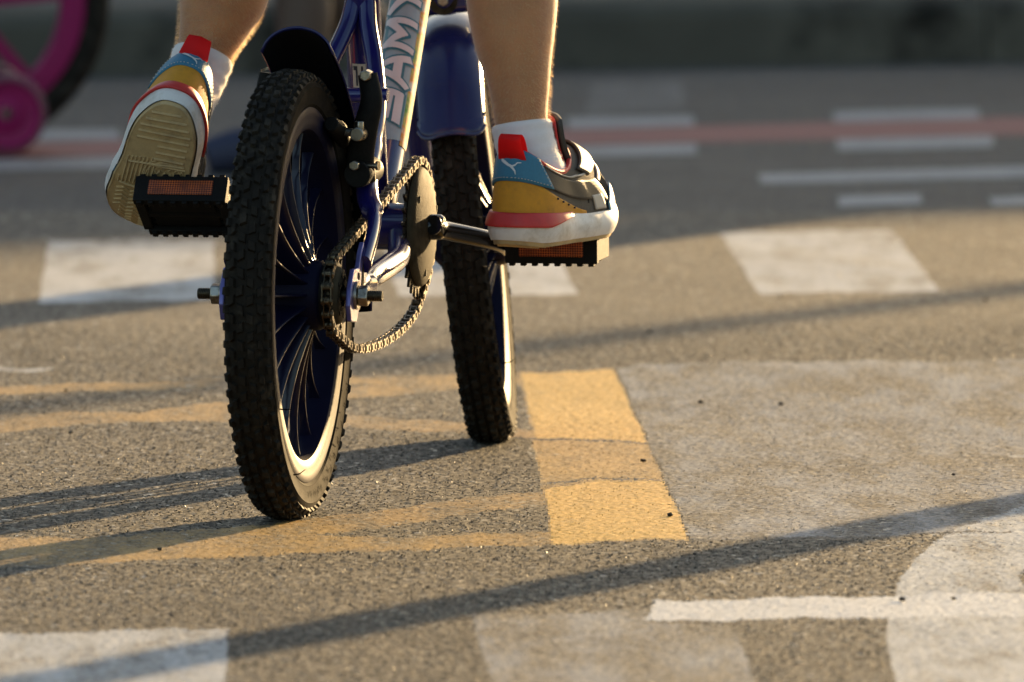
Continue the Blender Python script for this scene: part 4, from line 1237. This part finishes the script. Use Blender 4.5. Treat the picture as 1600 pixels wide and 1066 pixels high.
    path = [(.0050, .080), (.0020, .087), (-.0010, .094), (-.0020, .1000), (.0015, .1035), (.0055, .1010), (.0085, .095), (.0098, .088), (.0100, .080)]
    pp = spline([(x, 0, z) for x, z in path], 3); n = len(pp)
    rows = []
    for i, p in enumerate(pp):
        w = .0138 - .0040 * (1 - abs(2 * i / (n - 1) - 1))
        rows.append([fl((p.x - .0022 * (1 - abs(e)) * (1 if i < n / 2 else -.6), e * w, p.z)) for e in [-1 + 2 * j / 8 for j in range(9)]])
    obj("pull_tab", MB().grid(rows), M['s_tab'], shoe)
    return shoe

# ------------------------------------------------------------------ rider
RP = Vector((-.149, 12.14, 0))
rider = empty("person", RP)
tag(rider, "cyclist's bare legs in white socks and bright multicoloured sneakers on the blue bicycle", "person")
def basis(xd, zd, o):
    x = Vector(xd).normalized(); z = Vector(zd); z = (z - x * z.dot(x)).normalized(); y = z.cross(x)
    m = Matrix((x, y, z)).transposed().to_4x4(); m.translation = Vector(o)
    return m
SHR = basis((.40, .915, .02), (.02, -.02, 1), (-.003, 12.165, .2255))
SHL = basis((-.22, .62, -.75), (.25, .72, .64), (-.307, 12.125, .3545))
TP = Matrix.Translation(-RP)
make_shoe(rider, TP @ SHR, 1)
make_shoe(rider, TP @ SHL, -1, R(18))
def sp_(m, x, y, z): return tuple(m @ Vector((x, y, z)))
legR = [(sp_(SHR, .150, 0, .040), .016), (sp_(SHR, .105, 0, .048), .022), (sp_(SHR, .062, 0, .058), .0255), ((.0135, 12.212, .312), .0245), ((.0085, 12.214, .337), .0250), ((.0060, 12.220, .375), .0290),
        ((.0020, 12.228, .410), .0352), ((.0000, 12.238, .447), .0402), ((-.002, 12.250, .50), .0425), ((-.004, 12.275, .56), .0400), ((-.006, 12.302, .60), .0420), ((-.028, 12.255, .63), .050), ((-.085, 12.155, .665), .062)]
legL = [((-.215, 12.155, .665), .062), ((-.225, 12.265, .655), .050), ((-.222, 12.335, .630), .0425), ((-.236, 12.312, .580), .0400), ((-.250, 12.290, .520), .0430), ((-.263, 12.268, .455), .0410),
        ((-.270, 12.260, .430), .0350), ((-.277, 12.253, .410), .0285), ((-.282, 12.246, .394), .0256), ((-.291, 12.236, .370), .0245), (sp_(SHL, .062, 0, .058), .0255), (sp_(SHL, .092, 0, .046), .022), (sp_(SHL, .120, 0, .046), .016)]
path = legR + [((-.150, 12.135, .675), .070)] + legL
pp = spline([p for p, r in path], 7)
rr = [v.x for v in spline([(r, 0, 0) for p, r in path], 7)]
bt = MB().tube([p - RP for p in pp], rr, 28)
for i in range(len(pp)):
    for j in range(28):
        v = Vector(bt.v[i * 28 + j]); c = pp[i] - RP; d = v - c
        if rr[i] > .047: continue
        low = max(0, min(1, (.41 - (c.z if i < 7 * 13 else c.z - .055)) / .06))        # near the ankle
        bk = max(0, -d.normalized().y) ** 4; fr = max(0, d.normalized().y) ** 4
        sd = abs(d.normalized().x) ** 3
        k = 1 + low * (.03 * bk - .03 * sd) + .07 * fr + (1 - low) * (.05 * sd + .05 * bk)
        bt.v[i * 28 + j] = tuple(c + d * k)
body = obj("body", bt, M['skin'], rider)
sb = body.modifiers.new("smooth", 'SUBSURF'); sb.levels = 1; sb.render_levels = 1
def sock(i0, i1, flip):
    P = pp[i0:i1 + 1]; Q = rr[i0:i1 + 1]
    if flip: P = P[::-1]; Q = Q[::-1]
    n = len(P)
    rad = [Q[i] + .0030 + .0006 * math.sin(i * 2.1) for i in range(n)]
    rad[-1] -= .0014
    o = obj("sock", MB().tube([p - RP for p in P], rad, 40, cap=False), M['sock'], rider)
    s = o.modifiers.new("thickness", 'SOLIDIFY'); s.thickness = .0022; s.offset = -1
    s2 = o.modifiers.new("smooth", 'SUBSURF'); s2.levels = 1; s2.render_levels = 1
    return P, rad, o
k0 = 7 * 2 - 3
sockR = sock(k0, 7 * 4 + 0, False)
nL = 7 * (len(path) - 1)
iL = 7 * (len(legR) + 1 + 8) - 1
sockL = sock(iL, 7 * (len(legR) + 1 + 10) + 3, True)
# shorts
sh = MB()
sh.tube([p - RP for p in pp[7 * 11 - 2:7 * 12 + 4]], [.075] * len(pp[7 * 11 - 2:7 * 12 + 4]), 24)
sh.tube([p - RP for p in pp[7 * 14 - 4:7 * 15 + 3]], [.075] * len(pp[7 * 14 - 4:7 * 15 + 3]), 24)
sh.tube([Vector((-.07, 0, .675)), Vector((-.03, 0, .68)), Vector((.03, 0, .68)), Vector((.07, 0, .675))], [.075, .085, .085, .075], 24)
sh.tube([Vector((0, 0, .66)), Vector((0, .01, .74)), Vector((0, .02, .80))], [.085, .095, .09], 24, flat=[(1, 1.1)] * 3)
obj("shorts", sh, M['cloth'], rider)
# fine hair on the legs and fuzz on the socks
def fibres(name, P, Q, count, ln, wd_, m, parent, lie=.5):
    mb = MB()
    for _ in range(count):
        i = random.randrange(len(P) - 1); t = random.random()
        c = P[i].lerp(P[i + 1], t) - RP; r = Q[i] + (Q[i + 1] - Q[i]) * t
        tx = (P[i + 1] - P[i]).normalized()
        u = tx.orthogonal().normalized(); v = tx.cross(u)
        q = random.random() * 2 * math.pi
        n = u * math.cos(q) + v * math.sin(q); e = tx.cross(n)
        l = ln * random.uniform(.5, 1.2)
        base = c + n * (r - .0004)
        down = -tx if tx.z > 0 else tx
        d1 = (n + down * lie + e * random.uniform(-.5, .5)).normalized()
        tip = base + d1 * l
        w = (n.cross(d1) if n.cross(d1).length > .05 else e).normalized() * wd_
        mid = base.lerp(tip, .55) + n * l * .10
        mb.add([base - w, base + w, mid + w * .7, mid - w * .7, tip], [(0, 1, 2, 3), (3, 2, 4)])
    obj(name, mb, m, parent, kind="stuff")
fibres("leg_hair", pp[7 * 4:7 * 9], rr[7 * 4:7 * 9], 15000, .0048, .00010, M['hair'], body, lie=.8)
fibres("leg_hair", pp[7 * (len(legR) + 1 + 3):7 * (len(legR) + 1 + 8)], rr[7 * (len(legR) + 1 + 3):7 * (len(legR) + 1 + 8)], 15000, .0048, .00010, M['hair'], body, lie=.8)
for P, Q, o in (sockR, sockL): fibres("sock_fuzz", P, Q, 4500, .0022, .00006, M['sock_fuzz'], o, lie=.1)

# ------------------------------------------------------------------ pink bicycle at the far left, with a stabiliser wheel
pb = empty("bicycle", (-.731, 17.7213, 0), R(97))
tag(pb, "blurred pink bicycle with a stabiliser wheel at the far left", "bicycle")
pspoke = MB(); rows = []
for i in range(9):
    t = i / 8; r = .025 + t * .125; hwid = .011 - .004 * t; d = .009
    rows.append([(d, hwid, r), (-d, hwid, r), (-d, -hwid, r), (d, -hwid, r)])
pspoke.grid(rows, close_u=True)
PSP = mesh_of("spoke", pspoke, M['pink'], 50)
def pink_rim(w):
    pr = [(.1660, .0140), (.1670, .0180), (.1600, .0190), (.1380, .0175), (.1350, .010)]
    full = pr + [(r, -x) for r, x in reversed(pr)] + [(.160, -.010), (.160, .010)]
    return MB().lathe(full, seg=96, closed=True)
def pink_wheel(y):
    w = obj("wheel", pink_rim(0), M['pink'], pb, matrix=Matrix.Translation((0, y, RH)))
    mb = MB().lathe([(r * 1.02, x) for r, x in TYRE_PROF] + [(r * 1.02, -x) for r, x in reversed(TYRE_PROF[:-1])], seg=96)
    obj("tyre", mb, M['tyre'], w)
    obj("hub", hub_mesh(), M['pink'], w)
    for i in range(7):
        o = obj("spoke", PSP, None, w); o.rotation_euler = (2 * math.pi * i / 7 + .62, 0, 0)
pink_wheel(0); pink_wheel(.70)
pf = obj("frame", MB().tube([(0, .33, .24), (0, .29, .50)], .016, 18), M['pink'], pb)
obj("down_tube", MB().tube([(0, .33, .24), (0, .60, .50)], .017, 18), M['pink'], pf)
obj("head_tube", MB().tube([(0, .61, .47), (0, .585, .58)], .02, 18), M['pink'], pf)
for s in (-1, 1):
    obj("stay", MB().tube([(s * .03, .32, .24), (s * .055, .15, .215), (s * .06, 0, .2)], .010, 12), M['pink'], pf)
    obj("stay", MB().tube([(s * .02, .295, .46), (s * .045, .15, .34), (s * .06, 0, .2)], .009, 12), M['pink'], pf)
    obj("fork_leg", MB().tube([(s * .03, .62, .46), (s * .04, .66, .35), (s * .045, .70, .2)], .010, 12), M['pink'], pf)
    cx, cy, cz = s * .135, -.052, .056
    sw = obj("stabiliser_wheel", MB().lathe([(.008, -.012), (.018, -.012), (.026, -.006), (.040, -.008), (.045, -.017), (.046, 0), (.045, .017), (.040, .008), (.026, .006), (.018, .012), (.008, .012)], c=(cx, cy, cz), seg=40), M['pink'], pb)
    obj("stabiliser_tyre", MB().lathe([(.045, -.0175), (.052, -.015), (.0535, 0), (.052, .015), (.045, .0175)], c=(cx, cy, cz), seg=40), M['pink_pale'], sw)
    obj("stabiliser_arm", MB().tube([(s * .062, 0, .2), (s * .085, -.01, .15), (s * .100, -.05, .06), (cx, cy, cz)], .007, 10), M['chrome'], sw)
obj("handlebar", MB().tube(spline([(-.22, .50, .70), (-.1, .57, .68), (0, .58, .62), (.1, .57, .68), (.22, .50, .70)], 6), .011, 12), M['black'], pb)
obj("saddle", MB().tube(spline([(0, .16, .585), (0, .22, .60), (0, .30, .59), (0, .37, .585)], 4), [.05 - .03 * i / 12 for i in range(13)], 14, flat=[(.5, 1)] * 13), M['pink'], pb)
obj("seat_post", MB().tube([(0, .29, .50), (0, .275, .59)], .012, 12), M['chrome'], pb)

# ------------------------------------------------------------------ walker in the far background, legs only in view
WP = Vector((-.262, 17.28, 0))
walker = empty("person", WP)
tag(walker, "out-of-focus walker with bare legs and dark shoes behind the rear mudguard", "person")
hipw = Vector((-.02, .05, .52))
path = [((-.130, -.06, .020), .016), ((-.095, -.055, .028), .022), ((-.045, -.045, .035), .026), ((-.025, -.04, .075), .025), ((-.012, -.03, .14), .032), ((-.005, -.02, .20), .037), ((-.012, -.01, .27), .036), ((-.02, .02, .38), .046), ((-.01, .03, .50), .058),
        ((.03, .08, .52), .062), ((.0, .10, .40), .050), ((-.025, .12, .27), .038), ((.035, .13, .215), .040), ((.085, .14, .165), .032), ((.125, .15, .115), .026), ((.130, .15, .075), .025), ((.10, .145, .045), .024), ((.06, .14, .018), .016)]
pq = spline([p for p, r in path], 5); rq = [v.x for v in spline([(r, 0, 0) for p, r in path], 5)]
obj("body", MB().tube(pq, rq, 20), M['skin2'], walker)
for a, b in ((0, 11), (5 * 15 + 2, 5 * 17)):
    obj("shoe", MB().tube(pq[a:b + 1], [r + .006 for r in rq[a:b + 1]], 18), M['navy'], walker)
obj("shorts", MB().tube(pq[5 * 7:5 * 10 + 1], [r + .014 for r in rq[5 * 7:5 * 10 + 1]], 20), M['cloth'], walker)
